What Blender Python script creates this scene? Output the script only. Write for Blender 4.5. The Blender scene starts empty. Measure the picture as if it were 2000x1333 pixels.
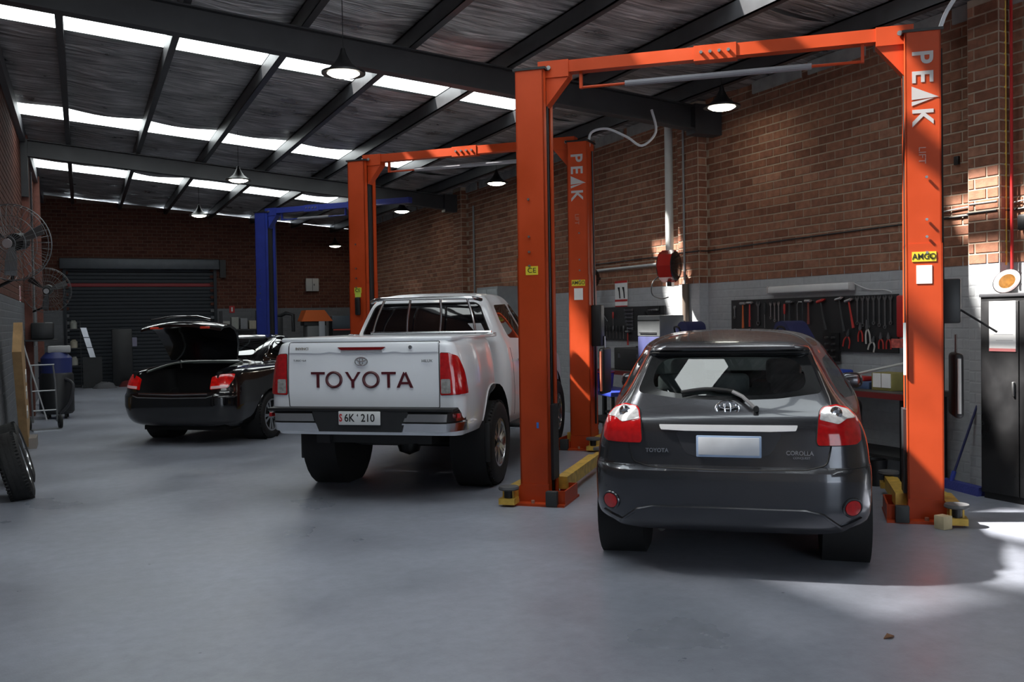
import bpy, bmesh, math, random
import numpy as np
from mathutils import Vector, Matrix
from mathutils.bvhtree import BVHTree
random.seed(7); R = math.radians; PI = math.pi
scene = bpy.context.scene
COL = scene.collection
# ---------------------------------------------------------------- camera, world, sun, exposure
F_PX, CAM_H, YAW, HOR, ROLL = 1850.0, 1.6, R(24.4), 623.0, math.atan(.0165)
PITCH = math.atan((666.5 - HOR) / F_PX)
fw0 = Vector((math.sin(YAW), math.cos(YAW), 0)); rt0 = Vector((math.cos(YAW), -math.sin(YAW), 0)); up0 = Vector((0, 0, 1))
fwd = fw0 * math.cos(PITCH) - up0 * math.sin(PITCH); up1 = fw0 * math.sin(PITCH) + up0 * math.cos(PITCH)
rt = rt0 * math.cos(ROLL) - up1 * math.sin(ROLL); upv = up1 * math.cos(ROLL) + rt0 * math.sin(ROLL)
cam = bpy.data.objects.new('camera', bpy.data.cameras.new('camera')); COL.objects.link(cam)
cam.matrix_world = Matrix(((rt.x, upv.x, -fwd.x, 0), (rt.y, upv.y, -fwd.y, 0), (rt.z, upv.z, -fwd.z, CAM_H), (0, 0, 0, 1)))
cam.data.sensor_width = 36; cam.data.lens = F_PX / 2000 * 36; cam.data.clip_start = .05
scene.camera = cam
world = bpy.data.worlds.new('world'); scene.world = world; world.use_nodes = True
wn = world.node_tree.nodes; bg = wn['Background']
bg.inputs[0].default_value = (.80, .90, 1.0, 1); bg.inputs[1].default_value = 4.0
sun = bpy.data.objects.new('sun', bpy.data.lights.new('sun', 'SUN')); COL.objects.link(sun)
SUN_EL = R(49); sd = Vector((.88 * math.cos(SUN_EL), -.475 * math.cos(SUN_EL), -math.sin(SUN_EL)))
sun.rotation_euler = sd.to_track_quat('-Z', 'Y').to_euler()
sun.data.energy = 110; sun.data.angle = R(2.5); sun.data.color = (1, .96, .9)
SKY_E = 6.0      # brightness of the translucent roof sheets
LAMP_E = 22.0    # brightness of the pendant lamp discs
vs = scene.view_settings
vs.view_transform = 'Standard'; vs.look = 'None'; vs.exposure = -0.25; vs.gamma = 1.0; vs.use_curve_mapping = False

# ---------------------------------------------------------------- materials
MATS = {}
def M(name, col=(.5, .5, .5), rough=.5, metal=0., coat=0., spec=.5, var=0., vscale=6., bump=0., bscale=40., emit=None, rvar=0., alpha_mix=None, objvar=0., detail=4):
    if name in MATS: return MATS[name]
    m = bpy.data.materials.new(name); m.use_nodes = True; nt = m.node_tree; n = nt.nodes; b = n['Principled BSDF']
    b.inputs['Base Color'].default_value = (*col, 1); b.inputs['Roughness'].default_value = rough; b.inputs['Metallic'].default_value = metal
    b.inputs['Coat Weight'].default_value = coat; b.inputs['Coat Roughness'].default_value = .04; b.inputs['Specular IOR Level'].default_value = spec
    L = nt.links.new
    tc = n.new('ShaderNodeTexCoord')
    if var or rvar or objvar:
        nz = n.new('ShaderNodeTexNoise'); nz.inputs['Scale'].default_value = vscale; nz.inputs['Detail'].default_value = detail; L(tc.outputs['Object'], nz.inputs['Vector'])
        fac = nz.outputs['Fac']
        if var:
            rp = n.new('ShaderNodeMapRange'); rp.inputs[1].default_value = .3; rp.inputs[2].default_value = .7; rp.inputs[3].default_value = 1 - var; rp.inputs[4].default_value = 1 + var; L(fac, rp.inputs[0])
            mx = n.new('ShaderNodeVectorMath'); mx.operation = 'SCALE'; mx.inputs[0].default_value = col; L(rp.outputs[0], mx.inputs['Scale']); L(mx.outputs[0], b.inputs['Base Color'])
        if rvar:
            rr = n.new('ShaderNodeMapRange'); rr.inputs[1].default_value = .3; rr.inputs[2].default_value = .7; rr.inputs[3].default_value = max(0, rough - rvar); rr.inputs[4].default_value = min(1, rough + rvar); L(fac, rr.inputs[0]); L(rr.outputs[0], b.inputs['Roughness'])
    if bump:
        nb = n.new('ShaderNodeTexNoise'); nb.inputs['Scale'].default_value = bscale; L(tc.outputs['Object'], nb.inputs['Vector'])
        bp = n.new('ShaderNodeBump'); bp.inputs['Strength'].default_value = bump; bp.inputs['Distance'].default_value = .01; L(nb.outputs['Fac'], bp.inputs['Height']); L(bp.outputs[0], b.inputs['Normal'])
    if emit:
        b.inputs['Emission Color'].default_value = (*emit[0], 1); b.inputs['Emission Strength'].default_value = emit[1]
    MATS[name] = m
    return m
def glass_mat(name, tint, gloss=.06, rough=.0):
    m = bpy.data.materials.new(name); m.use_nodes = True; nt = m.node_tree; n = nt.nodes; n.clear(); L = nt.links.new
    o = n.new('ShaderNodeOutputMaterial'); t = n.new('ShaderNodeBsdfTransparent'); t.inputs[0].default_value = (*tint, 1)
    g = n.new('ShaderNodeBsdfGlossy'); g.inputs['Roughness'].default_value = rough
    fr = n.new('ShaderNodeFresnel'); fr.inputs[0].default_value = 1.5
    ad = n.new('ShaderNodeMath'); ad.operation = 'ADD'; ad.inputs[1].default_value = gloss; ad.use_clamp = True
    mx = n.new('ShaderNodeMixShader'); L(fr.outputs[0], ad.inputs[0]); L(ad.outputs[0], mx.inputs[0]); L(t.outputs[0], mx.inputs[1]); L(g.outputs[0], mx.inputs[2]); L(mx.outputs[0], o.inputs[0])
    MATS[name] = m; return m
def emit_mat(name, col, e, clear=0.):
    m = bpy.data.materials.new(name); m.use_nodes = True; nt = m.node_tree; n = nt.nodes; n.clear(); L = nt.links.new
    o = n.new('ShaderNodeOutputMaterial'); em = n.new('ShaderNodeEmission'); em.inputs[0].default_value = (*col, 1); em.inputs[1].default_value = e
    if clear:
        t = n.new('ShaderNodeBsdfTransparent'); mx = n.new('ShaderNodeMixShader'); mx.inputs[0].default_value = clear
        L(em.outputs[0], mx.inputs[1]); L(t.outputs[0], mx.inputs[2]); L(mx.outputs[0], o.inputs[0])
    else: L(em.outputs[0], o.inputs[0])
    MATS[name] = m; return m

# ---------------------------------------------------------------- mesh helpers
class MB:
    def __init__(s): s.v = []; s.f = []; s.sm = []
    def add(s, vs, fs, smooth=False):
        o = len(s.v); s.v += [tuple(v) for v in vs]; s.f += [tuple(i + o for i in f) for f in fs]; s.sm += [smooth] * len(fs); return s
    def box(s, c, d, rot=None, taper=None):
        x, y, z = d[0] / 2, d[1] / 2, d[2] / 2
        vs = [Vector((sx * x, sy * y, sz * z)) for sz in (-1, 1) for sy in (-1, 1) for sx in (-1, 1)]
        if taper:
            for v in vs:
                if v.z > 0: v.x *= taper[0]; v.y *= taper[1]
        if rot is not None: vs = [rot @ v for v in vs]
        c = Vector(c)
        return s.add([v + c for v in vs], [(0, 2, 3, 1), (4, 5, 7, 6), (0, 1, 5, 4), (2, 6, 7, 3), (0, 4, 6, 2), (1, 3, 7, 5)])
    def bb(s, x0, x1, y0, y1, z0, z1): return s.box(((x0 + x1) / 2, (y0 + y1) / 2, (z0 + z1) / 2), (abs(x1 - x0), abs(y1 - y0), abs(z1 - z0)))
    def rbox(s, c, d, r=.01, seg=2, rot=None):
        bm = bmesh.new(); bmesh.ops.create_cube(bm, size=1); bmesh.ops.scale(bm, vec=d, verts=bm.verts)
        bmesh.ops.bevel(bm, geom=bm.edges[:], offset=min(r, min(d) * .49), segments=seg, profile=.5, affect='EDGES')
        c = Vector(c); vs = [((rot @ v.co) if rot is not None else v.co) + c for v in bm.verts]; bm.verts.index_update()
        fs = [[v.index for v in f.verts] for f in bm.faces]; bm.free(); return s.add(vs, fs, True)
    def tube(s, path, r, n=8, closed=False, caps=True, rs=None):
        P = [Vector(p) for p in path]; k = len(P); rings = []; prev = None
        for i, p in enumerate(P):
            a = P[(i - 1) % k] if (closed or i > 0) else p; b = P[(i + 1) % k] if (closed or i < k - 1) else p
            t = (b - a).normalized() if (b - a).length > 1e-9 else Vector((0, 0, 1))
            if prev is None:
                u = t.cross(Vector((0, 0, 1)) if abs(t.z) < .9 else Vector((1, 0, 0))).normalized()
            else:
                u = prev - t * prev.dot(t); u = u.normalized() if u.length > 1e-6 else t.orthogonal().normalized()
            prev = u; w = t.cross(u); rr = rs[i] if rs else r
            rings.append([p + (u * math.cos(2 * PI * j / n) + w * math.sin(2 * PI * j / n)) * rr for j in range(n)])
        vs = [v for q in rings for v in q]; fs = []
        for i in range(k if closed else k - 1):
            i2 = (i + 1) % k
            for j in range(n): fs.append((i * n + j, i * n + (j + 1) % n, i2 * n + (j + 1) % n, i2 * n + j))
        if caps and not closed: fs += [tuple(range(n - 1, -1, -1)), tuple((k - 1) * n + j for j in range(n))]
        return s.add(vs, fs, True)
    def lathe(s, prof, n=24, mtx=None, closed=False, a0=0., a1=2 * PI):
        full = abs(a1 - a0 - 2 * PI) < 1e-6; m = n if full else n + 1; k = len(prof); vs = []
        for j in range(m):
            a = a0 + (a1 - a0) * j / n
            for r, z in prof: vs.append(Vector((r * math.cos(a), r * math.sin(a), z)))
        if mtx is not None: vs = [mtx @ v for v in vs]
        fs = []
        for j in range(n):
            j2 = (j + 1) % m
            for i in range(k if closed else k - 1):
                i2 = (i + 1) % k; fs.append((j * k + i, j2 * k + i, j2 * k + i2, j * k + i2))
        return s.add(vs, fs, True)
    def cyl(s, a, b, r, n=16, r2=None): return s.tube([a, b], r, n, rs=[r, r if r2 is None else r2])
    def prism(s, poly, d0, d1, ax='y', mtx=None):
        def p3(p, d): return {'x': (d, p[0], p[1]), 'y': (p[0], d, p[1]), 'z': (p[0], p[1], d)}[ax]
        n = len(poly); vs = [Vector(p3(p, d0)) for p in poly] + [Vector(p3(p, d1)) for p in poly]
        if mtx is not None: vs = [mtx @ v for v in vs]
        return s.add(vs, [tuple(range(n)), tuple(range(2 * n - 1, n - 1, -1))] + [(i, i + n, (i + 1) % n + n, (i + 1) % n) for i in range(n)])
    def mesh(s, name='m'):
        me = bpy.data.meshes.new(name); me.from_pydata([tuple(v) for v in s.v], [], s.f); me.validate()
        bm = bmesh.new(); bm.from_mesh(me)
        bmesh.ops.recalc_face_normals(bm, faces=bm.faces); bm.to_mesh(me); bm.free()
        if len(s.sm) == len(me.polygons): me.polygons.foreach_set('use_smooth', s.sm)
        return me
    def build(s, name, mat, parent=None, loc=None, rz=0, angle=35):
        me = s.mesh(name); me.materials.append(mat)
        if any(s.sm) and angle: me.set_sharp_from_angle(angle=R(angle))
        return link(name, me, parent, loc, rz)
def link(name, me, parent=None, loc=None, rz=0):
    o = bpy.data.objects.new(name, me); COL.objects.link(o)
    if parent is not None: o.parent = parent
    if loc is not None: o.location = loc
    if rz: o.rotation_euler.z = rz
    return o
def tag(o, label, cat, group=None, kind=None):
    o['label'] = label; o['category'] = cat
    if group: o['group'] = group
    if kind: o['kind'] = kind
    return o
def thing(name, label, cat, loc=(0, 0, 0), rz=0, group=None):
    o = bpy.data.objects.new(name, None); COL.objects.link(o); o.location = loc; o.rotation_euler = (0, 0, rz); o.empty_display_size = .1
    return tag(o, label, cat, group)
def struct(o): o['kind'] = 'structure'; return o
def dup(root, loc, rz=None, label=None):
    r = root.copy(); COL.objects.link(r); r.location = loc
    if rz is not None: r.rotation_euler.z = rz
    if label: r['label'] = label
    for ch in list(root.children):
        c = ch.copy(); COL.objects.link(c); c.parent = r
        for g in ch.children:
            d = g.copy(); COL.objects.link(d); d.parent = c
    return r
def crom(pts, n=6, closed=True):
    k = len(pts); out = []
    for i in range(k if closed else k - 1):
        p = [np.array(pts[(i + d) % k] if closed else pts[min(max(i + d, 0), k - 1)], float) for d in (-1, 0, 1, 2)]
        for j in range(n):
            t = j / n
            out.append(tuple(.5 * (2 * p[1] + (p[2] - p[0]) * t + (2 * p[0] - 5 * p[1] + 4 * p[2] - p[3]) * t * t + (3 * p[1] - p[0] - 3 * p[2] + p[3]) * t ** 3)))
    if not closed: out.append(tuple(pts[-1]))
    return out
def rpoly(pts, r=.03, n=4):
    out = []; k = len(pts)
    for i in range(k):
        p = Vector(pts[i]); a = Vector(pts[i - 1]); b = Vector(pts[(i + 1) % k])
        da = (a - p); db = (b - p); q = min(r, da.length * .45, db.length * .45)
        s, e = p + da.normalized() * q, p + db.normalized() * q
        for j in range(n + 1):
            t = j / n; out.append(tuple(s * (1 - t) ** 2 + p * 2 * t * (1 - t) + e * t * t))
    return out
def text_obj(txt, name, size, mat, parent, mtx, ext=.002, sx=1., bold=0., align='CENTER'):
    cu = bpy.data.curves.new('t', 'FONT'); cu.body = txt; cu.size = size; cu.extrude = ext; cu.align_x = align; cu.align_y = 'CENTER'; cu.offset = bold; cu.resolution_u = 4
    to = bpy.data.objects.new('t', cu); COL.objects.link(to); bpy.context.view_layer.update()
    dg = bpy.context.evaluated_depsgraph_get(); me = bpy.data.meshes.new_from_object(to.evaluated_get(dg)); bpy.data.objects.remove(to); bpy.data.curves.remove(cu)
    me.transform(mtx @ Matrix.Diagonal((sx, 1, 1, 1))); me.materials.clear(); me.materials.append(mat); me.name = name
    return link(name, me, parent)
REARM = lambda x, y, z: Matrix.Translation((x, y, z)) @ Matrix.Rotation(PI / 2, 4, 'X')

# common materials
black = M('black plastic', (.008, .008, .009), .45, var=.2)
rubber = M('tyre rubber', (.007, .007, .0075), .7, var=.25, vscale=20, bump=.2)
chrome = M('chrome', (.72, .73, .75), .12, 1.)
steel = M('brushed steel', (.42, .43, .44), .34, 1., var=.15)
galv = M('galvanised pipe', (.55, .56, .56), .45, .6, var=.12)
whitep = M('white paper', (.75, .75, .74), .6, var=.05)
redp = M('red plastic', (.45, .02, .02), .4, var=.1)
bluep = M('blue plastic', (.03, .05, .30), .4, var=.1)
navy = M('navy cloth', (.02, .024, .09), .7, var=.2)
yellow = M('yellow paint', (.62, .40, .07), .45, var=.25, vscale=14)
orange = M('orange enamel', (.43, .050, .010), .42, coat=0., spec=.3, var=.12, vscale=3, rvar=.08)
bluee = M('blue enamel', (.02, .035, .23), .38, coat=.2, var=.12)
greyb = M('grey plastic', (.22, .23, .24), .5, var=.1)
brownw = M('brown cardboard', (.36, .22, .10), .8, var=.2, bump=.2)
redl = M('red lens', (.42, .006, .008), .12, coat=.6, var=.2, vscale=30)
clearl = M('clear lens', (.62, .62, .63), .1, .3, coat=.6, var=.25, vscale=40)
stick_y = M('yellow sticker', (.62, .50, .03), .5, var=.05)
stick_w = M('white sticker', (.7, .7, .68), .5, var=.05)
# ================================================================ the room
XL, XR, YE, YF, ZP = -.92, 7.45, 28.0, -4.0, 2.06
def roof(x): return 4.4 + .087 * (XR - x)
def floor_mat():
    m = M('painted concrete floor', (.275, .292, .345), .36, var=.16, vscale=.9, detail=8, rvar=.10, bump=.06, bscale=90)
    nt = m.node_tree; n = nt.nodes; L = nt.links.new; b = n['Principled BSDF']; src = b.inputs['Base Color'].links[0].from_socket
    tc = [q for q in n if q.type == 'TEX_COORD'][0]
    vo = n.new('ShaderNodeTexNoise'); vo.inputs['Scale'].default_value = 9; vo.inputs['Detail'].default_value = 10; vo.inputs['Roughness'].default_value = .7; L(tc.outputs['Object'], vo.inputs['Vector'])
    r2 = n.new('ShaderNodeMapRange'); r2.inputs[1].default_value = .3; r2.inputs[2].default_value = .72; r2.inputs[3].default_value = .86; r2.inputs[4].default_value = 1.12; L(vo.outputs[0], r2.inputs[0])
    sp = n.new('ShaderNodeTexVoronoi'); sp.inputs['Scale'].default_value = 2.3; sp.inputs['Randomness'].default_value = 1; L(tc.outputs['Object'], sp.inputs['Vector'])
    r3 = n.new('ShaderNodeMapRange'); r3.inputs[1].default_value = .012; r3.inputs[2].default_value = .03; r3.inputs[3].default_value = .35; r3.inputs[4].default_value = 1; L(sp.outputs['Distance'], r3.inputs[0])
    a = n.new('ShaderNodeMath'); a.operation = 'MULTIPLY'; L(r2.outputs[0], a.inputs[0]); L(r3.outputs[0], a.inputs[1])
    v = n.new('ShaderNodeVectorMath'); v.operation = 'SCALE'; L(src, v.inputs[0]); L(a.outputs[0], v.inputs['Scale']); L(v.outputs[0], b.inputs['Base Color'])
    return m
struct(MB().bb(-14, 20, -16, YE + .3, -.2, 0).build('floor', floor_mat()))
# bricks: colour differs brick by brick
def brick_mat(name, cols, rough=.85, lo=.75, hi=1.2, bs=.35):
    m = bpy.data.materials.new(name); m.use_nodes = True; nt = m.node_tree; n = nt.nodes; L = nt.links.new; b = n['Principled BSDF']; b.inputs['Roughness'].default_value = rough; b.inputs['Specular IOR Level'].default_value = .25
    at = n.new('ShaderNodeAttribute'); at.attribute_name = 'tint'; oi = n.new('ShaderNodeObjectInfo')
    ad = n.new('ShaderNodeMath'); ad.operation = 'ADD'; L(at.outputs['Fac'], ad.inputs[0]); L(oi.outputs['Random'], ad.inputs[1])
    fr = n.new('ShaderNodeMath'); fr.operation = 'FRACT'; L(ad.outputs[0], fr.inputs[0])
    rp = n.new('ShaderNodeValToRGB'); e = rp.color_ramp.elements; e[0].color = (*cols[0], 1); e[1].color = (*cols[-1], 1)
    for i, c in enumerate(cols[1:-1]): q = e.new((i + 1) / (len(cols) - 1)); q.color = (*c, 1)
    L(fr.outputs[0], rp.inputs[0])
    ge = n.new('ShaderNodeNewGeometry'); nz = n.new('ShaderNodeTexNoise'); nz.inputs['Scale'].default_value = 14; nz.inputs['Detail'].default_value = 6; L(ge.outputs['Position'], nz.inputs['Vector'])
    mr = n.new('ShaderNodeMapRange'); mr.inputs[1].default_value = .3; mr.inputs[2].default_value = .7; mr.inputs[3].default_value = lo; mr.inputs[4].default_value = hi; L(nz.outputs[0], mr.inputs[0])
    sc = n.new('ShaderNodeVectorMath'); sc.operation = 'SCALE'; L(rp.outputs[0], sc.inputs[0]); L(mr.outputs[0], sc.inputs['Scale']); L(sc.outputs[0], b.inputs['Base Color'])
    bp = n.new('ShaderNodeBump'); bp.inputs['Strength'].default_value = bs; bp.inputs['Distance'].default_value = .006; n2 = n.new('ShaderNodeTexNoise'); n2.inputs['Scale'].default_value = 60; L(ge.outputs['Position'], n2.inputs['Vector']); L(n2.outputs[0], bp.inputs['Height']); L(bp.outputs[0], b.inputs['Normal'])
    MATS[name] = m; return m
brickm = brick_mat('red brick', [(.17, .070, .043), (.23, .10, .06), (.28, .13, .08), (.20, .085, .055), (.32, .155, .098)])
brickd = brick_mat('dimmed dark red brick', [(.085, .03, .022), (.11, .04, .028), (.13, .05, .034), (.095, .034, .024)])  # dark red brick, colour lowered further to stand in for the weak far light
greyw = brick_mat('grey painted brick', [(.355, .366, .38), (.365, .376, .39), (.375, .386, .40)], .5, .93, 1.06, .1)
grey_shade = brick_mat('shaded grey painted brick', [(.15, .156, .168), (.16, .166, .178), (.17, .176, .19)], .5, .93, 1.06, .1); grey_shade_m = M('shaded grey painted mortar', (.15, .156, .168), .6, var=.06)  # grey paint with the left and end walls' shade put into its colour
mortar = M('mortar', (.38, .30, .225), .9, var=.12, vscale=8)
greym = M('grey painted mortar', (.35, .36, .375), .6, var=.06)
BL, BH, JT = .25, .096, .014
BVAR = {}
def brick_mesh(l, d, m):
    k = (round(l, 3), d, m.name)
    if k not in BVAR:
        x, z = l / 2, (BH - JT) / 2; e = .003
        vs = [(-x, 0, -z), (x, 0, -z), (x, 0, z), (-x, 0, z), (-x + e, -d, -z + e), (x - e, -d, -z + e), (x - e, -d, z - e), (-x + e, -d, z - e)]
        me = bpy.data.meshes.new('brick'); me.from_pydata(vs, [], [(4, 5, 6, 7), (0, 1, 5, 4), (1, 2, 6, 5), (2, 3, 7, 6), (3, 0, 4, 7)]); me.materials.append(m); BVAR[k] = me
    return BVAR[k]
def lay(u0, u1, z0, z1, top=None, holes=()):
    """running bond between u0..u1; returns (u centre, z centre, length)"""
    out = []; r = int(math.floor(z0 / BH))
    while r * BH < z1 - .02:
        z = r * BH; u = u0 - (BL / 2 if r % 2 else 0)
        while u < u1 - .02:
            a, b = max(u, u0), min(u + BL, u1)
            if b - a > .05:
                zt = min(z + BH, z1)
                if zt - z > .06 and not any(h[0] < (a + b) / 2 < h[1] and h[2] < z + BH / 2 < h[3] for h in holes) and (top is None or z + BH < top((a + b) / 2)):
                    out.append(((a + b) / 2, z + BH / 2, b - a - JT))
            u += BL
        r += 1
    return out
def wall_bricks(parent, bricks, frame, mats, near=None):
    """frame(u,z)->(loc, rz); each of the nearest becomes a part, the rest one joined part per paint"""
    lst = [(u, z, l, mats[0] if z > ZP else mats[1]) for u, z, l in bricks]
    single = []
    if near:
        lst.sort(key=near); single, lst = lst[:300], lst[300:]
    for u, z, l, m in single:
        p, rz = frame(u, z); link('brick', brick_mesh(l, .007 if m is mats[0] else .0018, m), parent, p, rz)
    for m in mats:
        sub = [b for b in lst if b[3] is m]
        if not sub: continue
        vs, fs, tint = [], [], []
        for u, z, l, _ in sub:
            me = brick_mesh(l, .007 if m is mats[0] else .0018, m); p, rz = frame(u, z); mt = Matrix.Translation(p) @ Matrix.Rotation(rz, 4, 'Z'); o = len(vs); t = random.random()
            vs += [tuple(mt @ v.co) for v in me.vertices]; fs += [tuple(i + o for i in q.vertices) for q in me.polygons]; tint += [t] * 5
        me = bpy.data.meshes.new('brickwork'); me.from_pydata(vs, [], fs); at = me.attributes.new('tint', 'FLOAT', 'FACE'); at.data.foreach_set('value', tint); me.materials.append(m)
        o = link('brickwork', me, parent); o['kind'] = 'stuff'
def slab(name, quads, parent=None, mat=mortar):
    mb = MB()
    for q in quads: mb.bb(*q)
    o = mb.build(name, mat, parent); return o
# right wall
wr = struct(slab('wall_right', [(XR, XR + .25, 3.5, YE + .25, ZP, 4.46)]))
slab('painted_base', [(XR, XR + .25, 3.5, YE + .25, 0, ZP)], wr, greym)
FR = lambda u, z: ((XR, u, z), -PI / 2)
pil = [(5.78, 6.1), (10.2, 10.66), (18.6, 19.06)]
wall_bricks(wr, [b for b in lay(4.4, YE, 0, 4.4) if not any(p[0] < b[0] < p[1] for p in pil)], FR, (brickm, greyw), near=lambda b: (b[0] if b[0] > 5.2 else 99) + (50 if b[1] < 1.3 else 0) + abs(b[1] - 3) * .3)
PD = .14
for a, b in pil:
    slab('pilaster', [(XR - PD, XR, a, b, ZP, 4.38)], wr); slab('pilaster_base', [(XR - PD, XR, a, b, 0, ZP)], wr, greym)
    wall_bricks(wr, lay(a, b, 0, 4.38), lambda u, z: ((XR - PD, u, z), -PI / 2), (brickm, greyw))
    wall_bricks(wr, lay(XR - PD, XR, 0, 4.38), lambda u, z, a=a: ((u, a, z), 0), (brickm, greyw))
# left wall
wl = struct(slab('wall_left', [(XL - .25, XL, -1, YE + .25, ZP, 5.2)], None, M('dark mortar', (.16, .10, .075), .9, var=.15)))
slab('painted_base', [(XL - .25, XL, -1, YE + .25, 0, ZP)], wl, grey_shade_m)
wall_bricks(wl, lay(4.5, YE, 0, 5.1), lambda u, z: ((XL, u, z), PI / 2), (brickd, grey_shade))
for a in (9.8, 18.9, 24):
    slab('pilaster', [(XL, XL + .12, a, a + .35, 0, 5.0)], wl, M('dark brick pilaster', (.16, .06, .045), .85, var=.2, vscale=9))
# end wall with the roller door opening
DX0, DX1, DZ = -.38, 3.45, 3.15
wem = MB()
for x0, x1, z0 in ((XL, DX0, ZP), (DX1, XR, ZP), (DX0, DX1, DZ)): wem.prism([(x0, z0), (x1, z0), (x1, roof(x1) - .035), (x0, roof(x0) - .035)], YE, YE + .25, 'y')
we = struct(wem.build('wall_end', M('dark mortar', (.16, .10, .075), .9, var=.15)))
slab('painted_base', [(XL, DX0, YE, YE + .25, 0, ZP), (DX1, XR, YE, YE + .25, 0, ZP)], we, grey_shade_m)
wall_bricks(we, lay(XL, XR, 0, 5.1, top=lambda x: roof(x) - .05, holes=[(DX0, DX1, -1, DZ)]), lambda u, z: ((u, YE, z), 0), (brickd, grey_shade))
slab('pilaster', [(4.95, 5.2, YE - .1, YE, 0, 4.5)], we, M('grey pilaster', (.2, .18, .17), .8, var=.15))
# front wall behind the camera, with an open doorway
wf = struct(slab('wall_front', [(XL - .25, .2, YF - .25, YF, 0, 5.3), (5.2, 20, YF - .25, YF, 0, 5.3), (.2, 5.2, YF - .25, YF, 3.4, 5.3)]))
slab('return_wall', [(XR + .25, XR + .5, YF, 3.6, 0, 4.6), (XL - .5, XL - .25, YF, -1, 0, 5.4)], wf)
# roof: foil-faced insulation, purlins, rafters, translucent sheets
def foil_mat():
    m = M('aged foil insulation', (.44, .43, .43), .40, .6, bump=.0, var=.4, vscale=2.2, rvar=.16, detail=8)
    nt = m.node_tree; n = nt.nodes; L = nt.links.new; b = n['Principled BSDF']; tc = [q for q in n if q.type == 'TEX_COORD'][0]
    mp = n.new('ShaderNodeMapping'); mp.inputs['Scale'].default_value = (.55, 7, 1); L(tc.outputs['Object'], mp.inputs[0])
    nz = n.new('ShaderNodeTexNoise'); nz.inputs['Scale'].default_value = 2.4; nz.inputs['Detail'].default_value = 9; nz.inputs['Distortion'].default_value = 1.2; L(mp.outputs[0], nz.inputs['Vector'])
    src = b.inputs['Base Color'].links[0].from_socket; mr = n.new('ShaderNodeMapRange'); mr.inputs[1].default_value = .35; mr.inputs[2].default_value = .68; mr.inputs[3].default_value = .45; mr.inputs[4].default_value = 1.5; L(nz.outputs[0], mr.inputs[0])
    sc = n.new('ShaderNodeVectorMath'); sc.operation = 'SCALE'; L(src, sc.inputs[0]); L(mr.outputs[0], sc.inputs['Scale']); L(sc.outputs[0], b.inputs['Base Color'])
    bp = n.new('ShaderNodeBump'); bp.inputs['Strength'].default_value = 1.; bp.inputs['Distance'].default_value = .12; L(nz.outputs[0], bp.inputs['Height']); L(bp.outputs[0], b.inputs['Normal'])
    return m
foil = foil_mat()
beamp = M('charcoal steel', (.030, .031, .034), .5, var=.12)
purl = M('painted purlin', (.045, .046, .05), .42, .2, var=.15)
skym = emit_mat('milky roof sheet', (.93, 1.0, 1.0), SKY_E, .006); SKYC = [emit_mat('clearer roof sheet %d' % k, (.93, 1.0, 1.0), SKY_E, q) for k, q in enumerate((.05, .14, .3))]
PX = [XL - .3] + [-.17 + 1.165 * k for k in range(7)] + [XR + .35]
STR = [(3.1, 3.7), (5.75, 7.25), (11.4, 12.33), (16.75, 17.75), (22.45, 23.55)]
bands = []; y = YF - .2
for a, b in STR: bands.append((y, a)); y = b
bands.append((y, YE + .3))
deck = MB()
for a, b in bands:
    q = [(XL - .6, a, roof(XL - .6) + .06), (XR + .6, a, roof(XR + .6) + .06), (XR + .6, b, roof(XR + .6) + .06), (XL - .6, b, roof(XL - .6) + .06)]
    deck.add(q + [(x, y, z + .04) for x, y, z in q], [(0, 1, 2, 3), (4, 7, 6, 5), (0, 4, 5, 1), (1, 5, 6, 2), (2, 6, 7, 3), (3, 7, 4, 0)])
for a, b in STR:
    q = [(6.0, a, roof(6.0) + .06), (XR + .6, a, roof(XR + .6) + .06), (XR + .6, b, roof(XR + .6) + .06), (6.0, b, roof(6.0) + .06)]
    deck.add(q + [(x, y, z + .04) for x, y, z in q], [(0, 1, 2, 3), (4, 7, 6, 5), (0, 4, 5, 1), (1, 5, 6, 2), (2, 6, 7, 3), (3, 7, 4, 0)])
ce = struct(deck.build('ceiling', M('corrugated roof deck', (.3, .3, .3), .6, var=.1)))
def sheet(x0, x1, y0, y1, sag, nx=8, ny=None):
    ny = ny or max(4, int((y1 - y0) * 4)); vs = []; fs = []; ph = random.random() * 9
    for j in range(ny + 1):
        for i in range(nx + 1):
            x = x0 + (x1 - x0) * i / nx; yy = y0 + (y1 - y0) * j / ny; e = math.sin(PI * i / nx)
            dz = sag * e * (.5 + .5 * math.sin(yy * 2.1 + ph) * math.sin(yy * .7 + 2 * ph)) + sag * .35 * e * math.sin(yy * 7 + 3 * i / nx + ph)
            vs.append((x, yy, roof(x) + .02 - dz))
    for j in range(ny):
        for i in range(nx): q = j * (nx + 1) + i; fs.append((q, q + nx + 1, q + nx + 2, q + 1))
    return MB().add(vs, fs, True)
for a, b in bands:
    for i in range(len(PX) - 1): sheet(PX[i], PX[i + 1], a, b, .05).build('insulation_blanket', foil, ce, angle=0)
for a, b in STR:
    for i in range(len(PX) - 2): sheet(PX[i], min(PX[i + 1], 5.98), a, b, .0, 2, 2).build('skylight_sheet', SKYC[2 if PX[i] > 2 else 1 if PX[i] > .9 else 0] if PX[i] > -.5 and 5 < a < 13 else skym, ce, angle=0) if PX[i] < 5.9 else None
    sheet(5.98, PX[-1], a, b, .03).build('insulation_blanket', foil, ce, angle=0)
for x in PX[1:-1]:
    z = roof(x)
    MB().bb(x - .012, x + .0, YF, YE, z - .2, z).bb(x - .012, x + .065, YF, YE, z - .2, z - .185).bb(x - .012, x + .065, YF, YE, z - .015, z).bb(x + .053, x + .065, YF, YE, z - .185, z - .165).build('purlin', purl, ce)
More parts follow.
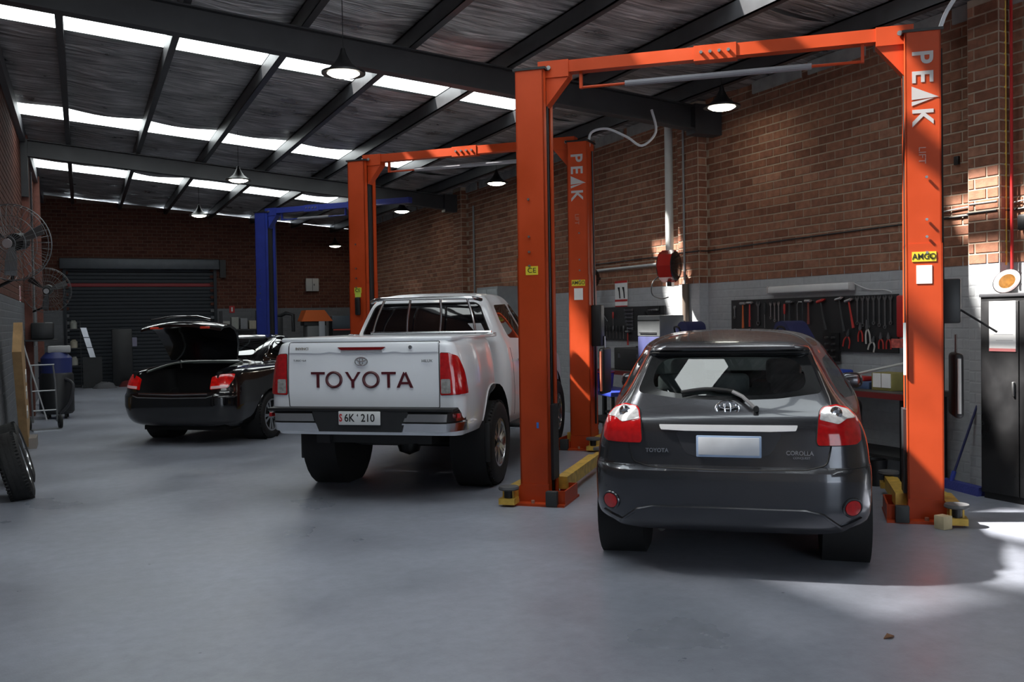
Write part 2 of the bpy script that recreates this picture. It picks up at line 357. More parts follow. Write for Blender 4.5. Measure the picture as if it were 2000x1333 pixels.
for yr in (1.0, 9.95, 18.9):
    mb = MB(); sl = math.atan(.087); rot = Matrix.Rotation(sl, 3, 'Y'); xm = (XL + XR) / 2; zc = roof(xm) - .2; ln = (XR - XL) / math.cos(sl)
    mb.box((xm, yr, zc - .15), (ln, .012, .3), rot).box((xm, yr, zc - .008), (ln, .16, .016), rot).box((xm, yr, zc - .292), (ln, .16, .016), rot)
    mb.build('rafter', beamp, ce)
    MB().bb(XR - .42, XR - .02, yr - .1, yr + .1, 3.88, 4.25).build('rafter_haunch', beamp, ce)
    MB().bb(XL, XL + .12, yr - .1, yr + .1, 3.9, 4.9).build('rafter_bracket', beamp, ce)
eav = M('eaves flashing', (.30, .30, .29), .6, .2, var=.2)
for k in range(26):
    a = 3.6 + k * .96
    if any(abs(a + .43 - yr) < .3 for yr in (9.95, 18.9)): continue
    MB().bb(XR - .03, XR - .005, a, a + .84, 4.26, 4.405).build('eaves_flashing', eav, ce)
MB().bb(XL + .0, XL + .09, 3, YE, 4.86, 5.08).build('eaves_angle', M('wall plate steel', (.12, .12, .13), .5, .3), ce)
# roller door on the end wall
dm = M('charcoal roller curtain', (.018, .023, .031), .5, .2, var=.08)
d1 = struct(MB().bb(DX0 - .02, DX1 + .02, YE + .08, YE + .12, 0, DZ).build('door_1', dm))
for k in range(31):
    z = .05 + k * .1
    if z > 3.05: break
    m = M('red door slat', (.28, .02, .025), .5) if 2.62 < z + .05 < 2.72 else dm
    MB().prism([(YE + .08, z + .001), (YE + .066, z + .012), (YE + .064, z + .05), (YE + .066, z + .088), (YE + .08, z + .099)], DX0, DX1, 'x').build('slat', m, d1)
MB().rbox(((DX0 + DX1) / 2, YE - .06, 3.27), (DX1 - DX0 + .26, .3, .29), .03).build('drum_cover', M('grey drum cover', (.10, .112, .125), .45, .3, var=.1), d1)
MB().bb(DX0 - .06, DX0 + .02, YE - .04, YE, 0, DZ).bb(DX1 - .02, DX1 + .06, YE - .04, YE, 0, DZ).build('guide_rail', dm, d1)
MB().bb(DX1 + .14, DX1 + .3, YE - .2, YE, 2.9, 3.4).build('motor_bracket', black, d1)
# ================================================================ two-post hoists
def col_text(root, x, y, z0, h):
    """PEAK reading downwards on a column face that looks towards -y; the A is a solid triangle"""
    m = M('silver lettering', (.40, .38, .38), .5, .0)
    mt = lambda zz: Matrix.Translation((x, y, zz)) @ Matrix.Rotation(PI / 2, 4, 'X') @ Matrix.Rotation(-PI / 2, 4, 'Z')
    p = h / 4
    for i, ch in enumerate('PE'): text_obj(ch, 'letter', p * 1.42, m, root, mt(z0 - p * (i + .5)), .0012, .98, .004)
    a = z0 - 2 * p; mb = MB()
    mb.prism([(x - p * .48, a - .0), (x + p * .82, a - p * .62), (x - p * .48, a - p * .70)], y - .0012, y, 'y')
    mb.prism([(x - p * .48, a - p * .80), (x + p * .60, a - p * .66), (x - p * .48, a - p * 1.02)], y - .0012, y, 'y'); mb.build('letter', m, root)
    text_obj('K', 'letter', p * 1.42, m, root, mt(z0 - p * 3.6), .0012, .98, .004)
    text_obj('LIFT', 'letter', p * .5, M('faded silver lettering', (.40, .2, .17), .4, .2), root, mt(z0 - p * 5.6), .0008)
def arm(root, x, y0, y1, pad_y, dx=0., z=.1):
    """yellow telescopic lift arm lying along the bay, with its round rubber pad"""
    mb = MB(); dirv = Vector((dx, y1 - y0, 0)); ln = dirv.length; rz = math.atan2(-dx, y1 - y0); rot = Matrix.Rotation(rz, 3, 'Z')
    c = Vector((x, y0, z)) + dirv * .5
    mb.prism([(-.05, -.05), (.05, -.05), (.05, .06), (-.05, .06)], -ln / 2, ln / 2 * .55, 'y', Matrix.Translation(c) @ rot.to_4x4())
    mb.prism([(-.036, -.04), (.036, -.04), (.036, .04), (-.036, .04)], ln / 2 * .5, ln / 2, 'y', Matrix.Translation(c) @ rot.to_4x4())
    a = mb.build('lift_arm', yellow, root)
    e = Vector((x, y0, z)) + dirv * pad_y
    MB().bb(e.x - .07, e.x + .07, e.y - .07, e.y + .07, z - .07, z - .02).build('pad_bracket', yellow, a)
    MB().cyl((e.x, e.y, z - .03), (e.x, e.y, z + .05), .04).build('pad_screw', black, a)
    MB().lathe([(0, 0), (.085, 0), (.09, .01), (.085, .028), (0, .03)], 20, Matrix.Translation((e.x, e.y, z + .05))).build('rubber_pad', M('grey rubber pad', (.09, .09, .095), .6), a)
def hoist(name, label, loc, rz, half, H, paint, text=True, full=True):
    t = thing(name, label, 'car hoist', loc, rz, 'two-post hoists')
    cw, cd, th = .25, .30, .012
    for s in (-1, 1):
        x0 = s * half; xo, xi = x0 + s * cw / 2, x0 - s * cw / 2       # outer and inner faces
        def chan(z0, z1, g, nm, par=t):
            mb = MB(); lo, hi = min(xo + s * g, xi), max(xo + s * g, xi)
            mb.bb(xo + s * g, xo + s * g - s * th, -cd / 2 - g, cd / 2 + g, z0, z1)
            mb.bb(lo, hi, -cd / 2 - g, -cd / 2 - g + th, z0, z1).bb(lo, hi, cd / 2 + g - th, cd / 2 + g, z0, z1)
            mb.bb(xi, xi + s * th, -cd / 2 - g, -cd / 2 + .075, z0, z1).bb(xi, xi + s * th, cd / 2 - .075, cd / 2 + g, z0, z1)
            return mb.build(nm, paint, par)
        low = chan(.02, 2.12, .006, 'column'); chan(2.10, H, 0., 'column_extension')
        for zz in (2.05, 2.17, 2.3, 2.62): MB().cyl((x0 + s * .02, -cd / 2 - .006, zz), (x0 + s * .02, -cd / 2 - .02, zz), .011, 6).build('bolt', steel, low)
        # flared skirt, base plate, side box and rubber door stop
        mb = MB(); a, b = -cd / 2 - .008, -cd / 2 - .03
        mb.prism([(xi, .17), (xo, .17), (xo + s * .10, .02), (xi - s * .0, .02)], a - .012, a, 'y')
        mb.prism([(xi, .17), (xo, .17), (xo + s * .10, .02), (xi, .02)], cd / 2 + .008, cd / 2 + .02, 'y'); mb.build('skirt', paint, t)
        MB().bb(min(xi - s * .16, xo + s * .12), max(xi - s * .16, xo + s * .12), -.27, .27, 0, .02).build('base_plate', paint, t)
        for bx_, by_ in ((xo + s * .02, -.2), (xo + s * .02, .2), (x0, -.235)): MB().cyl((bx_, by_, .02), (bx_, by_, .047), .016, 8).build('anchor_bolt', M('rusty bolt', (.4, .2, .14), .6, .3), t)
        mb = MB(); sx = xi - s * .075
        mb.bb(sx - .075, sx + .075, -.22, -.205, .02, .13).bb(sx - .075, sx + .075, .205, .22, .02, .13).bb(sx - s * .075 - .006, sx - s * .075 + .006, -.22, .22, .02, .13); mb.build('side_box', paint, t)
        MB().rbox((xi - s * .05, -.26, .07), (.10, .06, .13), .008).build('rubber_stop', M('dark rubber', (.035, .038, .04), .6), t)
        # carriage, slide and chain in the open side of the column
        MB().bb(xi + s * .02, xi + s * .16, -.085, .085, .05, H - .15).build('slide', M('greasy steel', (.018, .018, .02), .5), t)
        MB().cyl((xi - s * .0, -.03, .05), (xi - s * .0, -.03, H - .2), .007, 6).build('lift_chain', black, t)
        cr = MB().bb(xi - s * .025, xi + s * .03, -.09, .09, .20, .85).build('carriage', M('carriage steel', (.02, .021, .024), .45), t)
        # top: capping, pulley bracket and cross-member shoe
        MB().bb(x0 - cw / 2 - .02, x0 + cw / 2 + .02, -cd / 2 - .01, cd / 2 + .01, H, H + .02).build('top_plate', black, t)
        mb = MB(); mb.bb(xi - s * .20, xi + s * .07, -.07, .07, H - .06, H + .085).prism([(xi, H - .06), (xi - s * .2, H - .06), (xi, H - .3)], -.06, .06, 'y'); mb.build('beam_shoe', paint, t)
        MB().cyl((xi - s * .03, -.075, H + .02), (xi - s * .03, -.09, H + .02), .02, 8).cyl((xi + s * .03, -.075, H - .03), (xi + s * .03, -.09, H - .03), .014, 8).build('bolt', steel, t)
        if full:
            arm(t, xi - s * .03, .16 if s < 0 else -.05, 1.95 if s < 0 else .95, 1.0, dx=-.03, z=.13)
            arm(t, xo + s * .075, -.30, .45, .0 + .02, dx=-s * .02, z=.09)
        # hydraulic hose down the outer side
        MB().tube([(xo + s * .02, .02, .3), (xo + s * .025, .02, 1.5), (xo + s * .02, .02, H - .1)], .012, 6).build('hose', black, t)
    n = MB(); n.bb(-half + .22, half - .22, -.055, .055, H - .02, H + .08)
    beam = n.build('cross_beam', paint, t)
    mb = MB().bb(-.17, .17, -.062, .062, H - .035, H + .088)
    mb.build('splice_sleeve', paint, beam)
    for i in range(4): MB().cyl((-.11 + i * .073, -.062, H + .03), (-.11 + i * .073, -.076, H + .03), .014, 8).build('bolt', steel, beam)
    # padded overhead stop bar
    for s in (-1, 1): MB().bb(s * (half - .42) - .012, s * (half - .42) + .012, -.02, .02, H - .16, H).build('bar_hanger', paint, t)
    MB().cyl((-half + .42, 0, H - .15), (half - .42, 0, H - .15), .012, 8).build('stop_bar', paint, t)
    MB().cyl((-half + .8, 0, H - .15), (half - .8, 0, H - .15), .025, 10).build('foam_sleeve', M('grey foam', (.2, .2, .22), .8), t)
    return t
HH = 3.72
h1 = hoist('car_hoist', 'orange two-post hoist standing over the grey hatchback', (4.78, 6.41, 0), R(-42), 1.55, HH, orange)
h2 = hoist('car_hoist', 'orange two-post hoist ahead of the white pickup', (4.52, 11.3, 0), R(-46), 1.53, HH, orange)
h3 = hoist('car_hoist', 'blue two-post hoist at the back beside the black sedan', (4.02, 17.83, 0), R(-50.4), 1.16, HH, bluee, full=False)
MB().bb(1.3, 2.15, -.06, .06, HH - .02, HH + .08).build('beam_extension', bluee, h3)
col_text(h1, 1.55 - .01, -.1515, HH - .12, .58); col_text(h2, 1.53 - .01, -.1515, HH - .12, .58)
face = -.156 - .002
def sticker(root, nm, x, z, w, h, mat, y=face): return MB().bb(x - w / 2, x + w / 2, y - .001, y + .002, z - h / 2, z + h / 2).build(nm, mat, root)
blk = M('black print', (.01, .01, .01), .5)
for rt_, hf in ((h1, 1.55), (h2, 1.53)):
    q = sticker(rt_, 'brand_sticker', hf, 2.02, .17, .075, stick_y)
    text_obj('AMGO', 'print', .062, blk, q, REARM(hf, face - .002, 2.02), .0005, .9, .0005)
    sticker(rt_, 'spec_sticker', hf, 1.885, .11, .14, stick_w)
    q = sticker(rt_, 'warning_sticker', -hf, 2.01, .11, .075, stick_y)
    text_obj('CE', 'print', .06, blk, q, REARM(-hf, face - .002, 2.01), .0005, 1.1)
sticker(h1, 'tape_mark', -1.52, .68, .02, .05, M('blue tape', (.03, .15, .5), .5))
# power unit, hanging lever, white strip on the near right column
pu = MB().rbox((1.55 + .20, .02, 1.68), (.13, .2, .34), .015).build('power_unit', black, h1)
MB().tube([(1.80, -.06, 1.62), (2.06, -.08, 1.44)], .009, 6).build('release_lever', black, pu)
MB().bb(1.4, 1.418, -.17, -.15, 1.12, 1.52).build('edge_guard', M('pale guard strip', (.6, .68, .68), .5), h1)
MB().rbox((1.53 + .19, .0, 1.5), (.12, .18, .5), .015).build('power_unit', black, h2)
MB().rbox((-1.52, -.185, 1.8), (.075, .05, .24), .02).build('control_handset', black, h2)
sticker(h2, 'hand_sticker', -1.53, 1.98, .09, .12, M('lime sticker', (.5, .62, .08), .5))
for (p, hr, hf) in (((1.66, .0, HH), h1, 1), ((1.64, 0, HH), h2, 1)):
    x, y, z = p
    MB().tube(crom([(x, y, z - .05), (x + .03, y, z + .12), (x + .22, y + .05, z + .16), (x + .45, y + .12, z + .05), (x + .62, y + .15, z - .06), (x + .78, y + .2, z + .10), (x + .72, y + .25, z + .38)] if hr is h2 else [(x, y, z - .05), (x + .08, y, z + .18), (x + .25, y + .05, z + .40), (x + .45, y + .1, z + .48)], 5, False), .016, 8).build('oil_hose', M('white hose', (.55, .57, .6), .5), hr)
# ================================================================ cars
def sm(t): t = np.clip(t, 0, 1); return t * t * (3 - 2 * t)
def pchip(xs, ys, xq):
    xs = np.array(xs, float); ys = np.array(ys, float); h = np.diff(xs); d = np.diff(ys) / h; m = np.zeros(len(xs)); m[0], m[-1] = d[0], d[-1]
    for i in range(1, len(xs) - 1):
        if d[i - 1] * d[i] > 0: w1 = 2 * h[i] + h[i - 1]; w2 = h[i] + 2 * h[i - 1]; m[i] = (w1 + w2) / (w1 / d[i - 1] + w2 / d[i])
    i = np.clip(np.searchsorted(xs, xq) - 1, 0, len(xs) - 2); t = (xq - xs[i]) / h[i]
    return (1 + 2 * t) * (1 - t) ** 2 * ys[i] + t * (1 - t) ** 2 * h[i] * m[i] + t * t * (3 - 2 * t) * ys[i + 1] + t * t * (t - 1) * h[i] * m[i + 1]
def loft(levels, dz=.02, nr=16, nc=12, ns=70, nf=10, bow=.03, rise=1.1, keepz=()):
    """car skin from plan outlines stacked in height: level = z, Wrear, Wmid, Rear y, Front y, corner x, corner y"""
    A = np.array(levels, float); zs = []
    for i in range(len(A) - 1):
        k = max(1, int(round((A[i + 1, 0] - A[i, 0]) / dz))); slope = abs(A[i + 1, 3] - A[i, 3]) + abs(A[i + 1, 4] - A[i, 4]) * .3
        k = max(k, min(12, int(slope / .05))); zs += list(np.linspace(A[i, 0], A[i + 1, 0], k, endpoint=False))
    zs.append(A[-1, 0]); zs = np.array(zs); cols = [pchip(A[:, 0], A[:, c], zs) for c in range(1, 7)]; rows = []
    for z, Wr, Wm, Rr, Ff, cx, cy in zip(zs, *cols):
        cx = min(cx, Wr * .9); cy = min(cy, (Ff - Rr) * .3); pts = []
        for t in np.linspace(0, 1, nr, endpoint=False): x = t * (Wr - cx); pts.append((x, Rr + bow * (x / Wr) ** 2))
        b = bow * ((Wr - cx) / Wr) ** 2
        for a in np.linspace(0, PI / 2, nc, endpoint=False): pts.append((Wr - cx + cx * math.sin(a), Rr + b + cy * (1 - math.cos(a))))
        ya, Wf = Rr + b + cy, Wm * .93; fy = min(.5, (Ff - Rr) * .25); fx = min(.5, Wf * .7); yb = Ff - fy
        for t in np.linspace(0, 1, ns, endpoint=False):
            y = ya + (yb - ya) * t; up = sm((y - ya) / min(rise, (yb - ya) * .6)); dn = sm((y - (yb - .9)) / .9); pts.append((Wr + (Wm - Wr) * up - (Wm - Wf) * dn, y))
        for a in np.linspace(0, PI / 2, 10, endpoint=False): pts.append((Wf - fx + fx * math.cos(a), yb + fy * math.sin(a)))
        for t in np.linspace(1, 0, nf): pts.append((t * (Wf - fx), Ff))
        h = len(pts); pts = pts + [(-x, y) for x, y in pts[-2:0:-1]]
        rows.append([(x, y, z) for x, y in pts])
    n = len(rows[0]); V = np.array(rows).reshape(-1, 3); Fs = []
    for i in range(len(rows) - 1):
        for j in range(n): Fs.append((i * n + j, i * n + (j + 1) % n, (i + 1) * n + (j + 1) % n, (i + 1) * n + j))
    top = (len(rows) - 1) * n; c = len(V); V = np.vstack([V, [[0, V[top:, 1].mean(), V[top, 2] + .004]]])
    for j in range(n): Fs.append((top + j, top + (j + 1) % n, c))
    return V, Fs
def inpoly(P, poly):
    x, y = P[:, 0], P[:, 1]; r = np.zeros(len(P), bool); k = len(poly)
    for i in range(k):
        x1, y1 = poly[i]; x2, y2 = poly[(i + 1) % k]
        if y1 == y2: continue
        c = ((y1 > y) != (y2 > y)) & (x < (x2 - x1) * (y - y1) / (y2 - y1) + x1); r ^= c
    return r
def snap2(p, poly):
    best = None
    for i in range(len(poly)):
        a = np.array(poly[i]); b = np.array(poly[(i + 1) % len(poly)]); ab = b - a; t = np.clip(np.dot(p - a, ab) / (ab @ ab + 1e-12), 0, 1); q = a + ab * t; d = np.sum((q - p) ** 2)
        if best is None or d < best[0]: best = (d, q)
    return best[1]
AXES = {'rear': ((0, 2), 1, -1), 'front': ((0, 2), 1, 1), 'right': ((1, 2), 0, 1), 'left': ((1, 2), 0, -1), 'top': ((0, 1), 2, 1)}
class Skin:
    """a body shell that is cut into panels along outlines drawn on its rear, side or top view"""
    def __init__(s, levels, **kw):
        s.V, s.F = loft(levels, **kw); s.lab = np.zeros(len(s.F), int); s.names = ['']
        s.bvh = BVHTree.FromPolygons([Vector(v) for v in s.V], s.F)
    def hit(s, plane, p, far=9.):
        ax, d, sg = AXES[plane]; o = Vector((0, 0, 0)); o[ax[0]], o[ax[1]] = p; o[d] = sg * far if sg > 0 else -2.
        if plane in ('left',): o[d] = -far
        dr = Vector((0, 0, 0)); dr[d] = -sg; h = s.bvh.ray_cast(o, dr); return h[0], h[1]
    def cut(s, name, plane, poly, cond=None):
        ax, d, sg = AXES[plane]
        if name not in s.names: s.names.append(name)
        k = s.names.index(name); Cn = np.array([s.V[list(f)].mean(0) for f in s.F]); a = np.array([s.V[f[0]] for f in s.F]); b = np.array([s.V[f[1]] for f in s.F]); c = np.array([s.V[f[2]] for f in s.F])
        N = np.cross(b - a, c - a); N /= np.linalg.norm(N, axis=1)[:, None] + 1e-12
        q = inpoly(Cn[:, ax], poly) & (N[:, d] * sg > .12)
        if cond: q &= np.array([cond(*v) for v in Cn])
        if 'glass' in name:                                          # keep only the largest patch
            e2f = {}; comp = {}; ids = np.nonzero(q)[0]
            for i in ids:
                f = s.F[i]
                for j in range(len(f)): e2f.setdefault(frozenset((f[j], f[(j + 1) % len(f)])), []).append(i)
            best = []
            for i in ids:
                if i in comp: continue
                st_ = [i]; comp[i] = 1; cur = []
                while st_:
                    c_ = st_.pop(); cur.append(c_); f = s.F[c_]
                    for j in range(len(f)):
                        for o_ in e2f[frozenset((f[j], f[(j + 1) % len(f)]))]:
                            if o_ not in comp: comp[o_] = 1; st_.append(o_)
                if len(cur) > len(best): best = cur
            q[:] = False; q[best] = True
        s.lab[q] = k; inn = set(); out = set()
        for f, z in zip(s.F, q): (inn if z else out).update(f)
        for i in inn & out:
            p = snap2(s.V[i][list(ax)], poly)
            if np.linalg.norm(p - s.V[i][list(ax)]) < .06:
                h, _ = s.hit(plane, p)
                if h is not None and abs(h[d] - s.V[i][d]) < .08: s.V[i] = h
                else: s.V[i][list(ax)] = p
    def build(s, name, mat, parent, angle=40):
        k = s.names.index(name); fs = [f for f, l in zip(s.F, s.lab) if l == k]; used = sorted({i for f in fs for i in f}); mp = {u: i for i, u in enumerate(used)}
        return [tuple(s.V[u]) for u in used], [tuple(mp[i] for i in f) for f in fs]
    def panel(s, name, oname, mat, parent, angle=40):
        v, f = s.build(name, mat, parent); return MB().add(v, f, True).build(oname, mat, parent, angle=angle)
    def patch(s, plane, poly, off=.004, thick=.012, step=.03):
        """a plate that follows the skin inside an outline"""
        ax, d, sg = AXES[plane]; bm = bmesh.new(); vs = [bm.verts.new((p[0], p[1], 0)) for p in poly]; bm.faces.new(vs); xs = [p[0] for p in poly]; ys = [p[1] for p in poly]
        for a0, a1, nrm in ((min(xs), max(xs), (1, 0, 0)), (min(ys), max(ys), (0, 1, 0))):
            for t in np.arange(a0 + step, a1, step): bmesh.ops.bisect_plane(bm, geom=bm.verts[:] + bm.edges[:] + bm.faces[:], plane_co=Vector(nrm) * t, plane_no=nrm)
        bm.verts.index_update(); top = []; bot = []
        for v in bm.verts:
            h, n = s.hit(plane, (v.co.x, v.co.y))
            if h is None: h = top[-1] if top else Vector((0, 0, 0)); n = Vector((0, 0, 0)); n[d] = sg
            if n[d] * sg < 0: n = -n
            top.append(h + n * off); bot.append(h + n * (off - thick))
        k = len(top); fs = [tuple(v.index for v in f.verts) for f in bm.faces]; out = MB(); allf = fs + [tuple(i + k for i in reversed(f)) for f in fs]
        for e in bm.edges:
            if len(e.link_faces) == 1: a, b = e.verts[0].index, e.verts[1].index; allf.append((a, b, b + k, a + k))
        bm.free(); return out.add(top + bot, allf, True)
    def line(s, plane, pts, r=.004, off=.0, closed=False, n=6, sub=6):
        P = []; k = len(pts)
        for i in range(k if closed else k - 1):
            a, b = np.array(pts[i]), np.array(pts[(i + 1) % k]); m = max(1, int(np.linalg.norm(b - a) / .03))
            for j in range(m): P.append(a + (b - a) * j / m)
        if not closed: P.append(np.array(pts[-1]))
        Q = []
        for p in P:
            h, nn = s.hit(plane, p)
            if h is None: continue
            ax, d, sg = AXES[plane]
            if nn[d] * sg < 0: nn = -nn
            Q.append(h + nn * off)
        return MB().tube(Q, r, n, closed)
def circ(cx, cy, rx, ry=None, n=32, a0=0, a1=2 * PI): return [(cx + rx * math.cos(a0 + (a1 - a0) * i / n), cy + (ry or rx) * math.sin(a0 + (a1 - a0) * i / n)) for i in range(n)]
def mir(poly): return [(-x, z) for x, z in poly]
rimm = M('alloy rim', (.50, .51, .53), .25, 1., var=.08)
def wheel(root, x, y, r, w, rr, side, spokes=10, name='wheel', twin=True):
    """tyre, alloy rim with spokes and hub; x is the outer face"""
    mt = Matrix.Translation((x, y, r)) @ Matrix.Rotation(PI / 2 * side, 4, 'Y')
    e = bpy.data.objects.new(name, None); COL.objects.link(e); e.parent = root; e.empty_display_size = .1
    t = .025
    MB().lathe([(rr, -.02), (rr + .02, -.004), (r - .06, .0), (r - .025, -.012), (r - .008, -.03), (r, -.05), (r, -w + .05), (r - .01, -w + .02), (r - .06, -w), (rr, -w + .02)], 40, mt, closed=True).build('tyre', rubber, e)
    mb = MB()
    for k in range(56):
        a = 2 * PI * k / 56
        for zz, hh in ((-.035, .02), (-w + .015, .02)):
            p = mt @ Vector(((r - .004) * math.cos(a), (r - .004) * math.sin(a), zz)); mb.box(p, (.03, .012, .016), Matrix.Rotation(-a, 3, 'X') if True else None)
    for q in (.3, .5, .7): mb.lathe([(r + .0015, -w * q - .018), (r + .0025, -w * q), (r + .0015, -w * q + .018)], 40, mt)
    mb.build('tread', rubber, e)['kind'] = 'stuff'
    MB().lathe([(rr, -.02), (rr + .008, -.012), (rr - .012, -.012), (rr - .03, -.05), (rr - .035, -w + .03), (rr, -w + .02)], 36, mt, closed=True).build('rim', rimm, e)
    MB().lathe([(0, -.12), (rr - .03, -.12), (rr - .03, -.13), (0, -.13)], 28, mt).build('brake_disc', M('brake dust', (.05, .05, .05), .6, .3), e)
    for k in range(spokes):
        a = 2 * PI * k / spokes + .2; a += (.10 if k % 2 else -.10) if twin else 0; ca, sa = math.cos(a), math.sin(a); p0 = .045; wd = .016
        vs = []
        for rad, hw, z in ((p0, wd * 1.2, -.03), (rr * .55, wd, -.022), (rr - .015, wd * 1.5, -.018)):
            for sgn in (-1, 1):
                for zz in (z, z - .022): vs.append(mt @ Vector((rad * ca - sgn * hw * sa, rad * sa + sgn * hw * ca, zz)))
        fs = []
        for i in (0, 4): fs += [(i, i + 4, i + 6, i + 2), (i + 1, i + 3, i + 7, i + 5), (i, i + 1, i + 5, i + 4), (i + 2, i + 6, i + 7, i + 3)]
        MB().add(vs, fs + [(0, 2, 3, 1), (8, 9, 11, 10)]).build('spoke', rimm, e)
    MB().lathe([(0, -.016), (.03, -.018), (.055, -.03), (.055, -.05)], 20, mt).build('hub_cap', rimm, e)
    return e
def well(root, x, y, z, r, w, side):
    mt = Matrix.Translation((x, y, z)) @ Matrix.Rotation(PI / 2 * side, 4, 'Y')
    MB().lathe([(r + .004, -.005), (r, -w), (0, -w)], 28, mt).build('wheel_arch_liner', M('arch liner', (.008, .008, .009), .8), root)
def emblem(root, x, y, z, w, h):
    """three interlocking chrome ovals"""
    t = bpy.data.objects.new('emblem', None); COL.objects.link(t); t.parent = root; r = h * .075
    P = lambda cx, cz, rx, rz: [(x + cx + rx * math.cos(a), y, z + cz + rz * math.sin(a)) for a in np.linspace(0, 2 * PI, 36, endpoint=False)]
    for cx, cz, rx, rz in ((0, 0, w / 2, h / 2), (0, h * .02, w * .13, h * .46), (0, h * .22, w * .36, h * .20)): MB().tube(P(cx, cz, rx, rz), r, 8, True).build('emblem_oval', chrome, t)
    return t
def seat(root, x, y, m):
    MB().rbox((x, y, .52), (.5, .5, .16), .05, 3).rbox((x, y - .27, .82), (.48, .14, .56), .06, 3, Matrix.Rotation(R(-12), 3, 'X')).rbox((x, y - .36, 1.17), (.26, .10, .19), .04, 3).build('seat', m, root)

# ---- grey hatchback
gp = M('graphite metallic paint', (.07, .073, .083), .26, .8, coat=.7, var=.08, vscale=2)
c1 = thing('hatchback_car', 'dark grey metallic hatchback parked under the near orange hoist', 'car', (3.508, 4.635, 0), R(-39.4))
LV = [(.255, .74, .80, .20, 4.05, .3, .3), (.30, .79, .86, .075, 4.15, .3, .32), (.35, .835, .875, .03, 4.18, .3, .34), (.45, .85, .88, .0, 4.20, .3, .36), (.60, .853, .882, -.005, 4.22, .3, .36), (.655, .85, .883, .002, 4.20, .3, .36),
      (.685, .845, .883, .05, 4.19, .27, .33), (.80, .832, .883, .06, 4.10, .25, .33), (.90, .805, .880, .072, 3.75, .23, .31), (.97, .765, .872, .10, 3.35, .2, .28), (1.03, .71, .852, .15, 3.05, .17, .24), (1.12, .64, .80, .215, 2.75, .13, .17),
      (1.25, .572, .72, .29, 2.42, .10, .14), (1.345, .522, .655, .345, 2.17, .09, .12), (1.365, .512, .64, .30, 2.12, .10, .12), (1.40, .497, .615, .305, 2.02, .12, .16), (1.43, .47, .58, .40, 1.95, .14, .2), (1.46, .42, .52, .62, 1.84, .16, .25), (1.482, .33, .41, .90, 1.70, .16, .25), (1.496, .17, .21, 1.2, 1.52, .08, .12)]
sk = Skin(LV)
GL = rpoly([(-.565, 1.118), (-.30, 1.083), (0, 1.072), (.30, 1.083), (.565, 1.118), (.478, 1.352), (.25, 1.36), (0, 1.363), (-.25, 1.36), (-.478, 1.352)], .035)
HT = rpoly([(-.60, .81), (-.575, .70), (-.46, .672), (0, .664), (.46, .672), (.575, .70), (.60, .81), (.61, 1.07), (.50, 1.362), (-.50, 1.362), (-.61, 1.07)], .03)
BP = [(-1, .1), (1, .1), (1, .66), (.60, .69), (-.60, .69), (-1, .66)]
sk.cut('hatch', 'rear', HT); sk.cut('glass', 'rear', GL, lambda x, y, z: y < .6)
WS = rpoly([(-.66, 1.0), (.66, 1.0), (.56, 1.39), (-.56, 1.39)], .06); sk.cut('windscreen', 'front', WS, lambda x, y, z: y > 1.8)
SW1 = rpoly([(.66, 1.05), (.74, 1.30), (1.30, 1.36), (1.36, 1.02)], .05); SW2 = rpoly([(1.42, 1.02), (1.36, 1.365), (1.85, 1.36), (2.55, 1.03)], .05)
AR = circ(.745, .325, .352, n=40)
AF = circ(3.345, .325, .352, n=40)
for sd_ in ('left', 'right'):
    sk.cut('side_glass1' + sd_, sd_, SW1); sk.cut('side_glass2' + sd_, sd_, SW2); sk.cut('arch', sd_, AR); sk.cut('arch', sd_, AF)
sk.panel('', 'body', gp, c1)
hat = sk.panel('hatch', 'tailgate', gp, c1)
autog = glass_mat('car glass', (.86, .94, .92), .06)
rwg = sk.panel('glass', 'rear_window', autog, hat)
P_ = np.array([v.co[:] for v in rwg.data.vertices]); A_ = np.c_[np.ones(len(P_)), P_[:, 0] ** 2, P_[:, 2]]; gfit = np.linalg.lstsq(A_, P_[:, 1], rcond=None)[0]
gy = lambda x, z: gfit[0] + gfit[1] * x * x + gfit[2] * z
for v in rwg.data.vertices: v.co.y = gy(v.co.x, v.co.z)      # one clean sheet of glass
sk.panel('windscreen', 'windscreen', glass_mat('windscreen glass', (.88, .97, .95), .02), c1); sgm = glass_mat('side glass', (.7, .78, .77), .06)
for q in ('left', 'right'):
    for k in '12': sk.panel('side_glass' + k + q, 'side_window', sgm, c1)
seal = M('panel gap', (.006, .006, .007), .7)
sk.line('rear', HT, .006, -.002, True).build('tailgate_seam', seal, hat)
# black printed border round the rear glass
frit = M('black frit', (.01, .011, .012), .12, coat=.4)
inner = [(x * .86 + 0, 1.225 + (z - 1.225) * .80) for x, z in rpoly([(-.565, 1.118), (-.30, 1.075), (0, 1.065), (.30, 1.075), (.565, 1.118), (.50, 1.352), (.25, 1.36), (0, 1.363), (-.25, 1.36), (-.50, 1.352)], .12)]
def ring(sk, plane, outer, inner, off=.001):
    n = len(outer); vs = []; ax, d, sg = AXES[plane]
    for poly in (outer, inner):
        for p in poly:
            h, nn = sk.hit(plane, p); nn = nn if nn[d] * sg > 0 else -nn; vs.append(h + nn * off)
    return MB().add(vs, [(i, (i + 1) % n, n + (i + 1) % n, n + i) for i in range(n)], True)
n_ = len(GL); MB().add([(x, gy(x, z) - .0015, z) for poly in (GL, inner) for x, z in poly], [(i, (i + 1) % n_, n_ + (i + 1) % n_, n_ + i) for i in range(n_)], True).build('window_border', frit, hat)
sk.patch('rear', rpoly([(-.495, 1.375), (.495, 1.375), (.48, 1.350), (-.48, 1.350)], .01), .006, .02).build('spoiler_underside', frit, hat)
